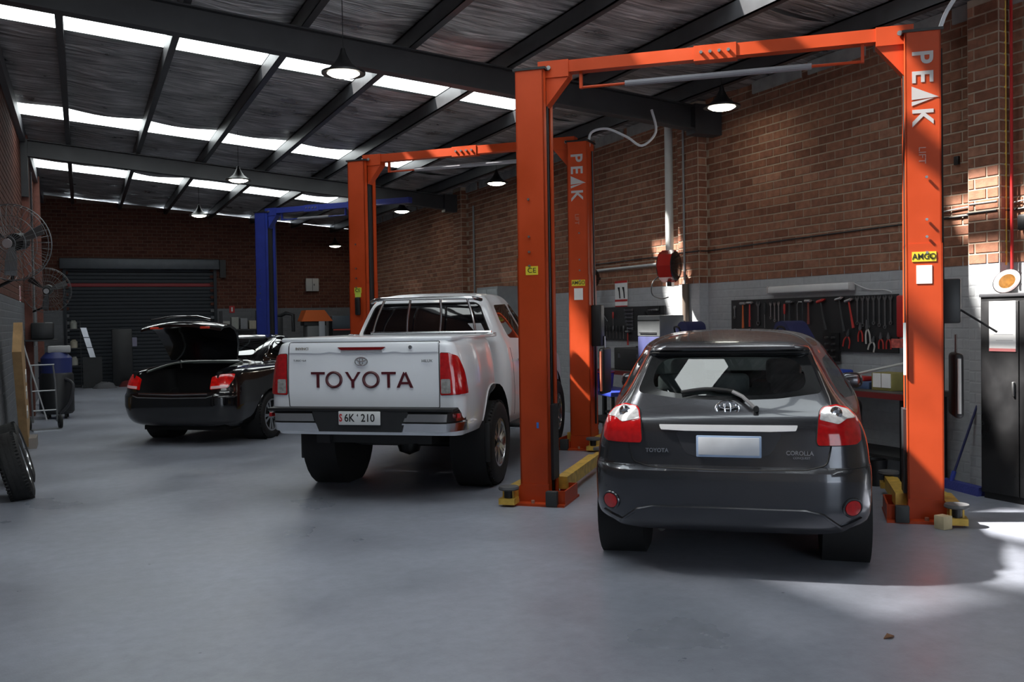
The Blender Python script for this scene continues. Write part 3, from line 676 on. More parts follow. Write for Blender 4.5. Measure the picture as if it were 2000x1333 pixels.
# tail lamps
LA = [(.528, .955), (.540, 1.012), (.560, 1.034), (.632, 1.044), (.70, 1.02), (.748, .974), (.768, .892), (.768, .838), (.74, .818), (.525, .817), (.518, .84)]
LU = [(.536, .962), (.546, 1.005), (.565, 1.026), (.63, 1.035), (.695, 1.012), (.735, .974), (.74, .962), (.69, .964), (.665, .95), (.64, .937)]
for s_, nm in ((1, 'right'), (-1, 'left')):
    f = (lambda p: p) if s_ > 0 else mir
    lo = rpoly(f(LA), .012); l = sk.patch('rear', lo, .012, .05).build('tail_lamp', redl, c1)
    sk.patch('rear', rpoly(f(LU), .008), .0145, .01).build('clear_lens', clearl, l)
    sk.line('rear', lo, .006, .004, True).build('lamp_seal', seal, l)
    h, n = sk.hit('rear', (s_ * .628, .992)); MB().lathe([(0, .004), (.02, .008), (.036, .0), (.038, -.01)], 20, Matrix.Translation(h + n * .016 * (1 if n.y < 0 else -1)) @ Matrix.Rotation(PI / 2, 4, 'X')).build('reverse_bulb', chrome, l)
    sk.patch('rear', circ(s_ * .715, .452, .044), .010, .03, .02).build('fog_reflector', redl, c1)
    sk.line('rear', circ(s_ * .715, .452, .052), .007, .004, True).build('reflector_bezel', gp, c1)
    well(c1, s_ * .865, .745, .325, .352, .3, s_); well(c1, s_ * .865, 3.345, .325, .352, .3, s_)
    sd_ = 'right' if s_ > 0 else 'left'
    for A in (AR, AF): sk.line(sd_, [p for p in A if p[1] > .24], .012, -.004).build('arch_lip', gp, c1)
    wheel(c1, s_ * .868, .745, .318, .205, .2, s_, 10); wheel(c1, s_ * .868, 3.345, .318, .205, .2, s_, 10)
    h, n = sk.hit(sd_, (2.55, 1.0)); MB().rbox((h.x + s_ * .11, h.y, 1.04), (.18, .11, .13), .05, 3).build('door_mirror', gp, c1)
# bumper lower lip, step pad, garnish, plate, emblem, wiper
bl = sk.patch('rear', [(-.77, .385), (-.64, .338), (-.55, .41), (-.45, .432), (0, .434), (.45, .432), (.55, .41), (.64, .338), (.77, .385), (.66, .30), (.5, .285), (0, .285), (-.5, .285), (-.66, .30)], .010, .03).build('bumper_lower_valance', gp, c1)
sk.line('rear', [(-.66, .325), (-.55, .41), (-.45, .432), (0, .434), (.45, .432), (.55, .41), (.66, .325)], .010, .004).build('valance_crease', gp, c1)
sk.line('rear', [(-.84, .675), (-.62, .678)], .004, -.001).build('bumper_seam', seal, c1); sk.line('rear', [(.62, .678), (.84, .675)], .004, -.001).build('bumper_seam', seal, c1)
gar = sk.patch('rear', rpoly([(-.41, .924), (.41, .926), (.40, .899), (.25, .893), (-.25, .893), (-.40, .899)], .006), .026, .035).build('chrome_garnish', M('satin chrome', (.78, .79, .82), .3, .35), hat)
sk.patch('rear', rpoly([(-.315, .89), (.325, .89), (.255, .76), (.14, .725), (-.14, .725), (-.255, .76)], .03), .0012, .01).build('plate_recess', M('dark recess paint', (.045, .047, .055), .4, .5, coat=.4), hat)
h, n = sk.hit('rear', (0, .80)); py = h.y - .012
pl = MB().rbox((.008, py, .804), (.386, .012, .132), .006).build('number_plate', M('plate frame', (.30, .40, .58), .4), hat)
MB().rbox((.008, py - .004, .806), (.362, .010, .108), .004).build('plate_face', M('blank plate face', (.62, .64, .68), .4, var=.12, vscale=5), pl)
h, n = sk.hit('rear', (0, 1.027)); emblem(hat, 0, h.y - .012, 1.027, .135, .092)
wp = [(-.285, 1.121), (-.13, 1.142), (.03, 1.128), (.10, 1.09), (.17, 1.045)]
def on(p, o): h, n = sk.hit('rear', p); return h - Vector((0, 1, 0)) * o
wi = MB().tube([on(p, .03) for p in crom(wp[:4], 4, False)], .012, 8, rs=None).build('wiper_blade', black, hat)
MB().tube([on((.03, 1.128), .045), on((.09, 1.10), .05), on((.135, 1.06), .045), on((.165, 1.03), .03)], .012, 8).build('wiper_arm', M('wiper paint', (.25, .25, .26), .35, .3), wi)
MB().cyl(on((.17, 1.027), .0), on((.17, 1.027), .045), .018, 12).build('wiper_pivot', black, wi)
text_obj('TOYOTA', 'badge_text', .034, chrome, hat, REARM(-.425, on((-.425, .772), .006).y, .772), .002, 1.0, .001)
text_obj('COROLLA', 'badge_text', .036, chrome, hat, REARM(.42, on((.42, .770), .008).y, .770), .002, .95, .001)
text_obj('CONQUEST', 'badge_text', .018, chrome, hat, REARM(.43, on((.43, .742), .008).y, .742), .002, 1, .0005)
# cabin, underbody, raised bonnet, roof aerial
cb = M('cabin trim', (.09, .092, .096), .8, var=.1); ft = M('grey seat cloth', (.16, .165, .17), .9, var=.15)
MB().bb(-.72, .72, .5, 3.0, .28, .34).bb(-.74, .74, 2.65, 3.05, .34, .92).bb(-.6, .6, .32, .5, .3, .72).build('cabin_floor', cb, c1)
for sx in (-.36, .36): seat(c1, sx, 2.05, ft)
MB().rbox((0, 1.2, .55), (1.2, .5, .18), .06, 3).rbox((0, .92, .86), (1.2, .14, .48), .05, 3, Matrix.Rotation(R(-14), 3, 'X')).build('rear_bench', ft, c1)
for sx in (-.38, .0, .38): MB().rbox((sx, .86, 1.13), (.24, .09, .14), .04, 3).build('head_restraint', ft, c1)
MB().lathe([(.17, -.015), (.185, 0), (.17, .015), (.155, 0)], 28, Matrix.Translation((.36, 2.55, .90)) @ Matrix.Rotation(R(65), 4, 'X'), closed=True).build('steering_wheel', black, c1)
MB().rbox((0, 2.28, 1.33), (.24, .03, .06), .02).build('interior_mirror', black, c1)
MB().bb(-.5, .5, .6, 4.0, .21, .29).bb(-.2, .2, .35, .8, .26, .38).build('underbody', M('underbody', (.004, .004, .004), .9), c1)
MB().cyl((-.42, .22, .26), (-.42, .6, .27), .026, 12).build('exhaust_pipe', M('sooty steel', (.06, .06, .06), .5, .6), c1)
MB().cyl((.12, 1.95, 1.46), (.12, 1.80, 1.56), .004, 6).build('roof_aerial', black, c1)
# ---- white pickup
wp_ = M('white paint', (.78, .80, .84), .28, coat=.6, var=.03, vscale=2)
c2 = thing('pickup_truck', 'white double-cab pickup with tail lettering and chrome step bumper', 'pickup truck', (2.17, 8.0, 0), R(-38))
TB = [(.60, .86, .88, .13, 1.70, .10, .10), (.68, .895, .915, .10, 1.70, .11, .11), (.85, .905, .93, .08, 1.70, .12, .12), (1.0, .90, .93, .07, 1.70, .12, .13), (1.12, .888, .922, .07, 1.70, .12, .13), (1.25, .862, .90, .075, 1.70, .11, .12), (1.35, .832, .872, .08, 1.70, .10, .10), (1.40, .81, .85, .09, 1.70, .09, .09), (1.425, .775, .82, .12, 1.69, .08, .08)]
tb = Skin(TB, bow=.012, ns=50, rise=.5)
TG = rpoly([(-.70, .848), (.70, .848), (.705, 1.0), (.70, 1.418), (-.70, 1.418), (-.705, 1.0)], .012)
tb.cut('tailgate', 'rear', TG)
AH = circ(1.24, .47, .50, n=48)
for q in ('left', 'right'): tb.cut('arch', q, AH)
tb.panel('', 'tub', wp_, c2); tg = tb.panel('tailgate', 'tailgate', wp_, c2)
seamg = M('grey panel gap', (.05, .052, .056), .7)
tb.line('rear', TG, .005, -.001, True).build('tailgate_seam', seamg, tg)
# upper tailgate lip with centre stop lamp
UP = [(-.69, 1.328), (-.38, 1.322), (-.30, 1.335), (-.235, 1.325), (.235, 1.325), (.30, 1.335), (.38, 1.322), (.69, 1.328), (.69, 1.405), (-.69, 1.405)]
tb.patch('rear', UP, .012, .02).build('tailgate_lip', wp_, tg)
tb.patch('rear', rpoly([(-.225, 1.372), (.225, 1.372), (.19, 1.348), (-.19, 1.348)], .008), .022, .02).build('centre_stop_lamp', M('dark red lens', (.16, .006, .008), .15, coat=.5), tg)
tb.patch('rear', rpoly([(-.19, 1.346), (.19, 1.346), (.195, 1.326), (-.195, 1.326)], .006), .018, .02).build('handle_recess', M('handle grey', (.3, .3, .32), .35), tg)
h, n = tb.hit('rear', (.452, 1.37)); MB().cyl(h, h - Vector((0, .03, 0)), .017, 14).build('key_lock', chrome, tg)
ty = tb.hit('rear', (0, 1.09))[0].y
tred = M('dark red vinyl', (.075, .006, .012), .4)
word = 'TOYOTA'
for ch, xx in zip(word, (-.415, -.262, -.085, .085, .247, .395)):
    if ch == 'O':
        MB().tube([(xx + .068 * math.cos(a), ty - .006, 1.09 + .064 * math.sin(a)) for a in np.linspace(0, 2 * PI, 32, endpoint=False)], .0125, 6, True).build('letter', tred, tg)
    elif ch == 'T':
        MB().bb(xx - .065, xx + .065, ty - .008, ty + .01, 1.137, 1.158).bb(xx - .012, xx + .012, ty - .0085, ty + .01, 1.02, 1.15).build('letter', tred, tg)
    elif ch == 'Y':
        mb = MB()
        for s_ in (-1, 1): mb.prism([(xx + s_ * .072, 1.158), (xx + s_ * .047, 1.158), (xx - .004 * s_ - .0, 1.075), (xx + s_ * .014, 1.075)], ty - .008 - .0005 * s_, ty + .01, 'y')
        mb.bb(xx - .0125, xx + .0125, ty - .009, ty + .01, 1.02, 1.095).build('letter', tred, tg)
    else:
        mb = MB()
        for s_ in (-1, 1): mb.prism([(xx + s_ * .075, 1.02), (xx + s_ * .050, 1.02), (xx - s_ * .002, 1.14), (xx + s_ * .012, 1.158)], ty - .008 - .0005 * s_, ty + .01, 'y')
        mb.bb(xx - .045, xx + .045, ty - .009, ty + .01, 1.05, 1.07).build('letter', tred, tg)
emblem(tg, 0, ty - .012, 1.248, .115, .072)
dchr = M('badge chrome', (.35, .35, .36), .25, 1.)
text_obj('INVINCI', 'badge_text', .035, M('gold badge', (.30, .25, .2), .4, .6), tg, REARM(-.565, tb.hit('rear', (-.56, 1.36))[0].y - .014, 1.362), .002)
text_obj('TURBO 4x4', 'badge_text', .024, dchr, tg, REARM(-.585, ty - .008, 1.258), .002)
text_obj('HILUX', 'badge_text', .034, dchr, tg, REARM(.60, ty - .008, 1.250), .003)
# tail lamps wrap the tub corners
for s_ in (1, -1):
    f = (lambda p: p) if s_ > 0 else mir
    lo = rpoly(f([(.715, 1.318), (.79, 1.315), (.822, 1.28), (.852, 1.21), (.870, 1.12), (.878, 1.0), (.876, .962), (.715, .958)]), .012)
    l = tb.patch('rear', lo, .014, .06).build('tail_lamp', redl, c2)
    tb.patch('rear', rpoly(f([(.722, 1.095), (.80, 1.095), (.803, .972), (.722, .970)]), .012), .017, .01).build('clear_lens', M('smoky lens', (.34, .33, .32), .12, .2, coat=.6, var=.3, vscale=35), l)
    tb.line('rear', lo, .005, .004, True).build('lamp_seal', seal, l)
    q = 'right' if s_ > 0 else 'left'
    lo2 = rpoly([(.10, 1.31), (.15, 1.285), (.20, 1.15), (.235, 1.0), (.235, .965), (.10, .962)], .01)
    tb.patch(q, lo2, .013, .05).build('side_lens', redl, l)
    tb.line(q, [p for p in AH if p[1] > .60], .014, -.004).build('arch_lip', wp_, c2)
    well(c2, s_ * .915, 1.24, .47, .50, .34, s_)
    wheel(c2, s_ * .945, 1.24, .405, .265, .225, s_, 12); wheel(c2, s_ * .945, 4.30, .405, .265, .225, s_, 12)
    MB().rbox((s_ * .80, .80, .46), (.30, .015, .36), .01).build('mud_flap', black, c2)
# hard tonneau lid
ln = MB(); ln.rbox((0, .92, 1.438), (1.60, 1.56, .04), .018, 3); lid = ln.build('tonneau_lid', wp_, c2)
# step bumper: black centre with plate, chrome wings
bw = M('bumper chrome', (.68, .69, .71), .16, 1., var=.05)
bmp = MB().prism([(-.43, .835), (.45, .835), (.45, .80), (.39, .645), (-.37, .645), (-.43, .80)], -.03, .22, 'y').build('rear_bumper', M('bumper black', (.016, .017, .019), .5, var=.1), c2)
MB().rbox((0, .09, .835), (1.72, .26, .03), .012).build('bumper_step', black, bmp)
for s_ in (1, -1):
    mb = MB(); P = [(.40, .80), (.42, .815), (.86, .82), (.89, .80), (.885, .69), (.84, .655), (.36, .652)]
    top = []; k = len(P)
    for i in range(9):
        t = i / 8; 
    def wing(z0, z1, x0a, x0b, dep, nm, mt_):
        vs = []; fs = []; nn = 10
        for r_, (z, xa) in enumerate(((z0, x0a), (z1, x0b))):
            for i in range(nn):
                t = i / (nn - 1); x = xa + (.90 - xa) * t; y = -.035 + (.0 if t < .7 else ((t - .7) / .3) ** 2 * .22) + dep[r_]; vs.append((s_ * x, y, z))
        for i in range(nn - 1): fs.append((i, i + 1, nn + i + 1, nn + i))
        vs += [(x, y + .05, z) for x, y, z in vs]; m2 = 2 * nn
        fs += [(a + m2, d + m2, c + m2, b + m2) for a, b, c, d in fs]
        fs += [(i, i + m2, i + m2 + 1, i + 1) for i in range(nn - 1)] + [(nn + i, nn + i + 1, nn + i + 1 + m2, nn + i + m2) for i in range(nn - 1)] + [(0, nn, nn + m2, m2), (nn - 1, nn - 1 + m2, 2 * nn - 1 + m2, 2 * nn - 1)]
        MB().add(vs, fs, True).build(nm, mt_, bmp)
    wing(.735, .80, .41, .435, (0, .01), 'bumper_wing_upper', bw); wing(.722, .733, .405, .41, (.012, .012), 'bumper_groove', black); wing(.645, .720, .365, .40, (.03, .0), 'bumper_wing_lower', bw)
    wing(.802, .832, .435, .44, (.01, .03), 'bumper_pad', black)
    MB().rbox((s_ * .872, .07, .78), (.03, .05, .04), .01).build('bumper_reflector', redl, bmp)
npl = MB().rbox((.015, -.045, .765), (.385, .012, .118), .008).build('number_plate', M('pickup plate', (.62, .63, .63), .4, var=.04), bmp)
text_obj('6K', 'plate_text', .095, blk, npl, REARM(-.075, -.053, .765), .001, .85, .001); text_obj('210', 'plate_text', .095, blk, npl, REARM(.095, -.053, .765), .001, .9, .001)
text_obj('4', 'plate_text', .035, blk, npl, REARM(.0, -.053, .79), .001); text_obj('S', 'plate_text', .09, redp, npl, REARM(-.155, -.053, .765), .001, .7, .002)
# cab
CB = [(.50, .84, .88, 1.76, 5.1, .12, .14), (.62, .88, .91, 1.74, 5.25, .12, .14), (.9, .9, .925, 1.735, 5.3, .12, .14), (1.1, .89, .92, 1.735, 5.2, .12, .14), (1.22, .87, .91, 1.74, 4.7, .12, .14), (1.32, .845, .89, 1.75, 3.95, .13, .15), (1.42, .80, .85, 1.76, 3.75, .11, .12), (1.55, .745, .80, 1.78, 3.5, .10, .12), (1.70, .68, .735, 1.82, 3.2, .10, .12), (1.78, .64, .70, 1.85, 3.05, .11, .14), (1.84, .58, .65, 1.90, 2.95, .14, .18), (1.875, .49, .56, 2.02, 2.85, .18, .25), (1.893, .28, .37, 2.28, 2.7, .12, .18)]
ck = Skin(CB, bow=.05, rise=.7)
RW = rpoly([(-.70, 1.452), (.70, 1.452), (.575, 1.745), (.52, 1.775), (-.52, 1.775), (-.575, 1.745)], .03)
ck.cut('rear_glass', 'rear', RW)
S1 = rpoly([(2.12, 1.40), (2.06, 1.60), (2.10, 1.75), (2.62, 1.765), (2.74, 1.38)], .05); S2 = rpoly([(2.82, 1.38), (2.70, 1.765), (2.98, 1.76), (3.62, 1.40)], .05)
AC = circ(4.30, .46, .47, n=44)
for q in ('left', 'right'): ck.cut('side_glass1' + q, q, S1); ck.cut('side_glass2' + q, q, S2); ck.cut('arch', q, AC)
ck.panel('', 'cab', wp_, c2); dg = M('privacy glass', (.004, .004, .005), .04, coat=.5)
rg = ck.panel('rear_glass', 'rear_window', dg, c2); [ck.panel('side_glass' + k + q, 'side_window', dg, c2) for k in '12' for q in ('left', 'right')]
ck.line('rear', RW, .008, .0, True).build('window_seal', seal, rg)
ck.patch('rear', rpoly([(.46, 1.56), (.60, 1.56), (.645, 1.475), (.54, 1.475)], .01), .002, .004).build('window_sticker', M('pale sticker', (.42, .43, .46), .5), rg)
for s_ in (1, -1):
    q = 'right' if s_ > 0 else 'left'
    ck.line(q, [(2.02, 1.30), (2.0, .95), (2.06, .60)], .004, -.001).build('door_seam', seamg, c2); ck.line(q, [(2.78, 1.36), (2.78, .62)], .004, -.001).build('door_seam', seamg, c2)
    for yy in (2.14, 2.95):
        h, n = ck.hit(q, (yy, 1.17)); MB().rbox((h.x + s_ * .03, yy + .08, 1.17), (.03, .19, .03), .012).build('door_handle', chrome, c2)
    ck.line(q, [p for p in AC if p[1] > .56], .012, -.004).build('arch_lip', wp_, c2); well(c2, s_ * .90, 4.30, .46, .47, .34, s_)
    MB().rbox((s_ * .92, 2.75, .50), (.14, 1.75, .05), .02).build('side_step', M('step black', (.02, .02, .022), .4), c2)
    h, n = ck.hit(q, (3.62, 1.33)); MB().rbox((h.x + s_ * .13, 3.6, 1.42), (.2, .1, .2), .04, 3).build('door_mirror', wp_, c2)
MB().rbox((0, 2.7, 1.0), (1.5, 1.6, .7), .05).build('cabin_block', black, c2)
# polished sports bar frame behind the rear window
ch = M('polished tube', (.66, .67, .69), .14, 1.)
yb_ = 1.66
fr_ = MB().tube(crom([(-.60, yb_ + .16, 1.80), (-.50, yb_ + .09, 1.822), (-.3, yb_ + .08, 1.828), (.3, yb_ + .08, 1.828), (.52, yb_ + .09, 1.822), (.61, yb_ + .16, 1.80)], 5, False), .020, 10).build('sports_bar', ch, c2)
MB().tube([(-.56, yb_ + .02, 1.472), (.745, yb_ + .02, 1.472)], .014, 8).build('lower_rail', ch, fr_)
for xb, xt in ((-.545, -.42), (-.16, -.135), (.195, .19), (.58, .475)): MB().tube(crom([(xb, yb_ + .02, 1.455), (xb * .5 + xt * .5 + (.012 if xb > 0 else -.012), yb_ + .05, 1.64), (xt, yb_ + .08, 1.822)], 4, False), .013, 8).build('upright_bar', ch, fr_)
for s_ in (1, -1): MB().rbox((s_ * .745, yb_, 1.45), (.09, .12, .03), .01).build('mount_foot', ch, fr_)
# chassis, axle, exhaust, spare
MB().bb(-.55, -.42, .3, 4.9, .50, .62).bb(.42, .55, .3, 4.9, .50, .62).bb(-.5, .5, .35, .45, .5, .6).build('chassis', black, c2)
MB().cyl((-.72, 1.24, .405), (.72, 1.24, .405), .05, 10).lathe([(0, -.14), (.10, -.10), (.13, 0), (.10, .10), (0, .14)], 16, Matrix.Translation((0, 1.24, .405))).build('rear_axle', black, c2)
MB().lathe([(.20, -.09), (.36, -.09), (.37, 0), (.36, .09), (.20, .09)], 28, Matrix.Translation((0, .78, .56)), closed=True).build('spare_wheel', rubber, c2)
# ---- black sedan with its boot open
bp_ = M('black paint', (.004, .004, .005), .16, coat=1., var=.1)
c3 = thing('sedan_car', 'black sedan with open boot lid and lit red tail lamps', 'car', (1.03, 13.04, 0), R(-37.5))
SL = [(.235, .70, .80, .25, 4.50, .3, .3), (.30, .79, .88, .10, 4.65, .3, .32), (.40, .83, .905, .03, 4.72, .3, .34), (.55, .85, .915, .0, 4.75, .3, .36), (.655, .85, .92, .0, 4.72, .3, .36), (.69, .845, .92, .035, 4.70, .28, .34), (.80, .83, .92, .07, 4.5, .26, .34), (.92, .795, .915, .13, 4.0, .24, .32), (.98, .755, .905, .24, 3.6, .2, .3), (1.025, .70, .88, .50, 3.38, .2, .3), (1.055, .665, .86, 1.02, 3.27, .18, .25), (1.15, .64, .80, 1.20, 2.98, .14, .2), (1.25, .595, .735, 1.42, 2.68, .12, .18), (1.345, .54, .66, 1.70, 2.38, .12, .18), (1.395, .49, .60, 1.88, 2.24, .14, .2), (1.425, .36, .46, 2.02, 2.16, .1, .1)]
s3 = Skin(SL)
OP = rpoly([(-.555, .71), (.555, .71), (.56, .86), (.52, .99), (-.52, .99), (-.56, .86)], .04)
s3.cut('boot', 'rear', OP, lambda x, y, z: y < .6); s3.cut('boot', 'top', rpoly([(-.56, -.1), (.56, -.1), (.54, .98), (-.54, .98)], .05), lambda x, y, z: z > .78)
BW = rpoly([(-.60, 1.085), (.60, 1.085), (.475, 1.372), (-.475, 1.372)], .05); s3.cut('rear_glass', 'rear', BW, lambda x, y, z: y > .9)
W1 = rpoly([(1.35, 1.12), (1.62, 1.27), (1.75, 1.32), (2.0, 1.325), (2.06, 1.06), (1.60, 1.06)], .05); W2 = rpoly([(2.12, 1.06), (2.06, 1.33), (2.35, 1.31), (2.95, 1.08)], .05)
A3 = circ(1.06, .335, .365, n=40); A4 = circ(3.76, .335, .365, n=40)
for q in ('left', 'right'): s3.cut('side_glass1' + q, q, W1); s3.cut('side_glass2' + q, q, W2); s3.cut('arch', q, A3); s3.cut('arch', q, A4)
s3.panel('', 'body', bp_, c3); gl = glass_mat('sedan glass', (.28, .34, .33), .10)
s3.panel('rear_glass', 'rear_window', gl, c3); sg = [s3.panel('side_glass' + k + q, 'side_window', gl, c3) for k in '12' for q in ('right', 'left')][0]
s3.line('right', W1, .007, .002, True).build('window_trim', chrome, sg)
lit = M('lit red lens', (.42, .004, .004), .15, coat=.5, var=.6, vscale=16, emit=((1, .012, .008), .12))
for s_ in (1, -1):
    f = (lambda p: p) if s_ > 0 else mir
    lo = rpoly(f([(.53, .90), (.64, .935), (.755, .935), (.765, .87), (.735, .765), (.53, .745)]), .015)
    l = s3.patch('rear', lo, .01, .05).build('tail_lamp', lit, c3); s3.patch('rear', rpoly(f([(.54, .785), (.735, .80), (.72, .765), (.54, .752)]), .006), .013, .01).build('clear_lens', M('pink lens', (.55, .42, .45), .15, coat=.5, emit=((1, .5, .5), .12)), l)
    q = 'right' if s_ > 0 else 'left'
    for A in (A3, A4): s3.line(q, [p for p in A if p[1] > .25], .010, -.004).build('arch_lip', bp_, c3)
    for yy in (1.06, 3.76): well(c3, s_ * .885, yy, .335, .365, .3, s_); wheel(c3, s_ * .90, yy, .325, .225, .215, s_, 10)
    h, n = s3.hit(q, (2.95, 1.02)); MB().rbox((h.x + s_ * .1, 2.95, 1.06), (.18, .1, .12), .04, 3).build('door_mirror', bp_, c3)
    s3.line(q, [(2.05, 1.04), (2.03, .4)], .003, 0).build('door_seam', seal, c3)
s3.line('rear', [(-.50, .688), (0, .680), (.50, .688)], .011, .004).build('boot_sill_trim', chrome, c3)
s3.line('rear', [(-.58, .665), (-.5, .645), (0, .637), (.5, .645), (.58, .665)], .006, .003).build('bumper_edge_trim', steel, c3)
dk = M('boot lining', (.006, .006, .007), .9)
MB().bb(-.60, .60, .12, 1.15, .40, .42).bb(-.60, .60, 1.10, 1.15, .4, 1.04).bb(-.62, -.60, .12, 1.15, .4, .97).bb(.60, .62, .12, 1.15, .4, .97).build('boot_lining', dk, c3)
MB().tube(crom([(-.54, .30, .965), (-.52, .7, 1.03), (-.45, 1.02, 1.06), (0, 1.07, 1.07), (.45, 1.02, 1.06), (.52, .7, 1.03), (.54, .30, .965)], 5, False), .016, 8).build('boot_seal', M('rubber seal', (.10, .12, .11), .25), c3)
# lid standing open on its hinges
LX = lambda s_, t: .50 + .10 * math.sin(PI * min(1, t * 1.15)) - .02
prof = [(0, 1.02, 1.10), (.12, 1.0, 1.18), (.35, .95, 1.33), (.6, .88, 1.47), (.8, .80, 1.56), (.92, .70, 1.605), (1.0, .55, 1.60), (1.06, .47, 1.565)]
lv = []; lf = []; nx = 17
for off in (0, 1):
    for t, y, z in prof:
        for i in range(nx):
            u = i / (nx - 1) * 2 - 1; w = .50 + .10 * math.sin(min(1., t) * PI * .62); y2 = y - .25 + .03 * u * u + (.05 if off else 0) * (1 if t < .85 else .3); z2 = z - .06 * u * u * t + (.0 if not off else .02 + (.015 if t > .8 else 0)); lv.append((u * w, y2, z2))
npf = len(prof); m_ = npf * nx
for j in range(npf - 1):
    for i in range(nx - 1):
        a = j * nx + i; lf.append((a, a + 1, a + nx + 1, a + nx)); lf.append((a + m_, a + nx + m_, a + nx + 1 + m_, a + 1 + m_))
for i in range(nx - 1): lf += [(i, i + m_, i + 1 + m_, i + 1), (m_ - nx + i, m_ - nx + i + 1, 2 * m_ - nx + i + 1, 2 * m_ - nx + i)]
for j in range(npf - 1): lf += [(j * nx, (j + 1) * nx, (j + 1) * nx + m_, j * nx + m_), (j * nx + nx - 1, j * nx + nx - 1 + m_, (j + 1) * nx + nx - 1 + m_, (j + 1) * nx + nx - 1)]
bl_ = MB().add(lv, lf, True).build('boot_lid', bp_, c3)
MB().tube([(-.44, .27, 1.655), (-.2, .35, 1.70), (.2, .35, 1.70), (.44, .27, 1.655)], .014, 8).build('lid_spoiler', bp_, bl_)
for s_ in (-1, 1): MB().rbox((s_ * .37, .28, 1.552), (.14, .10, .03), .01).build('lid_lamp', M('dim red lens', (.28, .02, .015), .2, emit=((1, .1, .05), .12)), bl_)
for s_ in (-1, 1): MB().tube([(s_ * .48, 1.02, .98), (s_ * .48, 1.0, 1.08), (s_ * .47, .80, 1.13)], .012, 8).build('lid_hinge', steel, bl_)
MB().bb(-.6, .6, .3, 4.5, .19, .28).build('underbody', M('underbody', (.004, .004, .004), .9), c3)
for sx in (-.36, .36): seat(c3, sx, 2.45, ft)
MB().rbox((0, 1.55, .8), (1.2, .2, .5), .05, 3).build('rear_bench', ft, c3)
# ================================================================ pendant lamps
lampm = emit_mat('lamp diffuser', (1.0, .93, .78), LAMP_E)
LP = [(2.36, 9.04, 'pendant lamp hanging nearest, before the roof lights above the pickup'), (6.77, 8.97, 'pendant lamp beside the brick wall right of the near hoist beam'), (6.73, 15.39, 'pendant lamp by the brick wall under the far orange hoist beam'), (6.46, 19.98, 'pendant lamp below the end of the blue beam'),
      (2.45, 16.39, 'pendant lamp in front of the third row of roof lights'), (2.42, 21.97, 'pendant lamp above the roller door'), (6.6, 26.6, 'farthest pendant lamp above the white wall cabinet')]
for i, (x, y, lb) in enumerate(LP):
    z = 4.0 if i < 6 else 3.75; zt = roof(x) - .02
    t = thing('pendant_lamp', lb, 'lamp', (x, y, z), 0, 'high-bay pendant lamps')
    MB().lathe([(.20, 0), (.195, .012), (.15, .035), (.09, .085), (.055, .14), (.03, .19), (.02, .235), (0, .24)], 28).build('housing', black, t)
    MB().lathe([(.158, .004), (.155, -.006), (.12, -.026), (.06, -.04), (0, -.044)], 28).build('diffuser', lampm, t)
    MB().lathe([(.155, -.004), (.21, -.010), (.212, .010), (.155, .012)], 28, closed=True).build('rim_ring', black, t)
    MB().cyl((0, 0, .22), (0, 0, zt - z), .004, 6).build('cord', black, t)
# ================================================================ right wall services
WX = XR - .012
def one(name, mb, mat, label, cat, group=None): return tag(mb.build(name, mat), label, cat, group)
dp = one('downpipe', MB().cyl((XR - PD - .06, 10.78, 2.0), (XR - PD - .06, 10.78, 4.3), .055, 16), M('downpipe paint', (.50, .52, .50), .5, .1, var=.08), 'pale grey downpipe running down the brick pier to the red reel', 'pipe')
one('conduit', MB().cyl((XR - PD - .02, 10.50, 1.5), (XR - PD - .02, 10.50, 4.3), .014, 8), greyb, 'thin grey conduit beside the downpipe on the pier', 'conduit')
one('conduit', MB().cyl((WX - .012, 18.2, 1.2), (WX - .012, 18.2, 3.95), .022, 8), greyb, 'grey conduit beside the far brick pier', 'conduit')
one('air_pipe', MB().cyl((WX - .03, 13.6, 2.335), (WX - .03, 10.7, 2.335), .022, 10), galv, 'galvanised air pipe running level to the red reel', 'pipe')
one('cable', MB().tube([(WX - .01, 13.6, 2.44), (WX - .01, 10.67, 2.44), (XR - PD - .012, 10.64, 2.44), (XR - PD - .012, 10.2, 2.44), (WX - .01, 10.18, 2.44), (WX - .008, 8.5, 2.46), (WX - .008, 6.12, 2.48), (XR - PD - .012, 6.10, 2.48), (XR - PD - .012, 5.8, 2.48), (WX - .008, 5.76, 2.48), (WX - .008, 4.6, 2.50)], .009, 6), black, 'black cable strung along the brick wall above the grey paint', 'cable')
one('cable', MB().tube([(WX - .01, 6.8, 2.53), (WX - .01, 6.12, 2.56), (XR - PD - .01, 6.08, 2.56), (XR - PD - .01, 5.8, 2.56), (WX - .01, 5.78, 2.54), (WX - .01, 5.0, 2.60)], .007, 6), M('pale cable', (.4, .4, .38), .6), 'pale grey cable looping past the near pier', 'cable')
one('riser_pipe', MB().cyl((WX - .05, 5.72, 1.86), (WX - .05, 5.72, 4.3), .013, 8), redp, 'thin red riser pipe above the black cabinet', 'pipe')
one('riser_pipe', MB().cyl((WX - .05, 5.78, 2.0), (WX - .05, 5.78, 4.3), .011, 8), yellow, 'thin yellow riser pipe beside the red one', 'pipe')
one('junction_box', MB().rbox((WX - .03, 5.90 - .28, 2.36), (.06, .10, .14), .02), black, 'black junction box behind the riser pipes', 'box')
one('wall_switch', MB().rbox((WX - .01, 6.32, 3.0), (.03, .05, .08), .006), black, 'small black box high on the bricks near the pier', 'box')
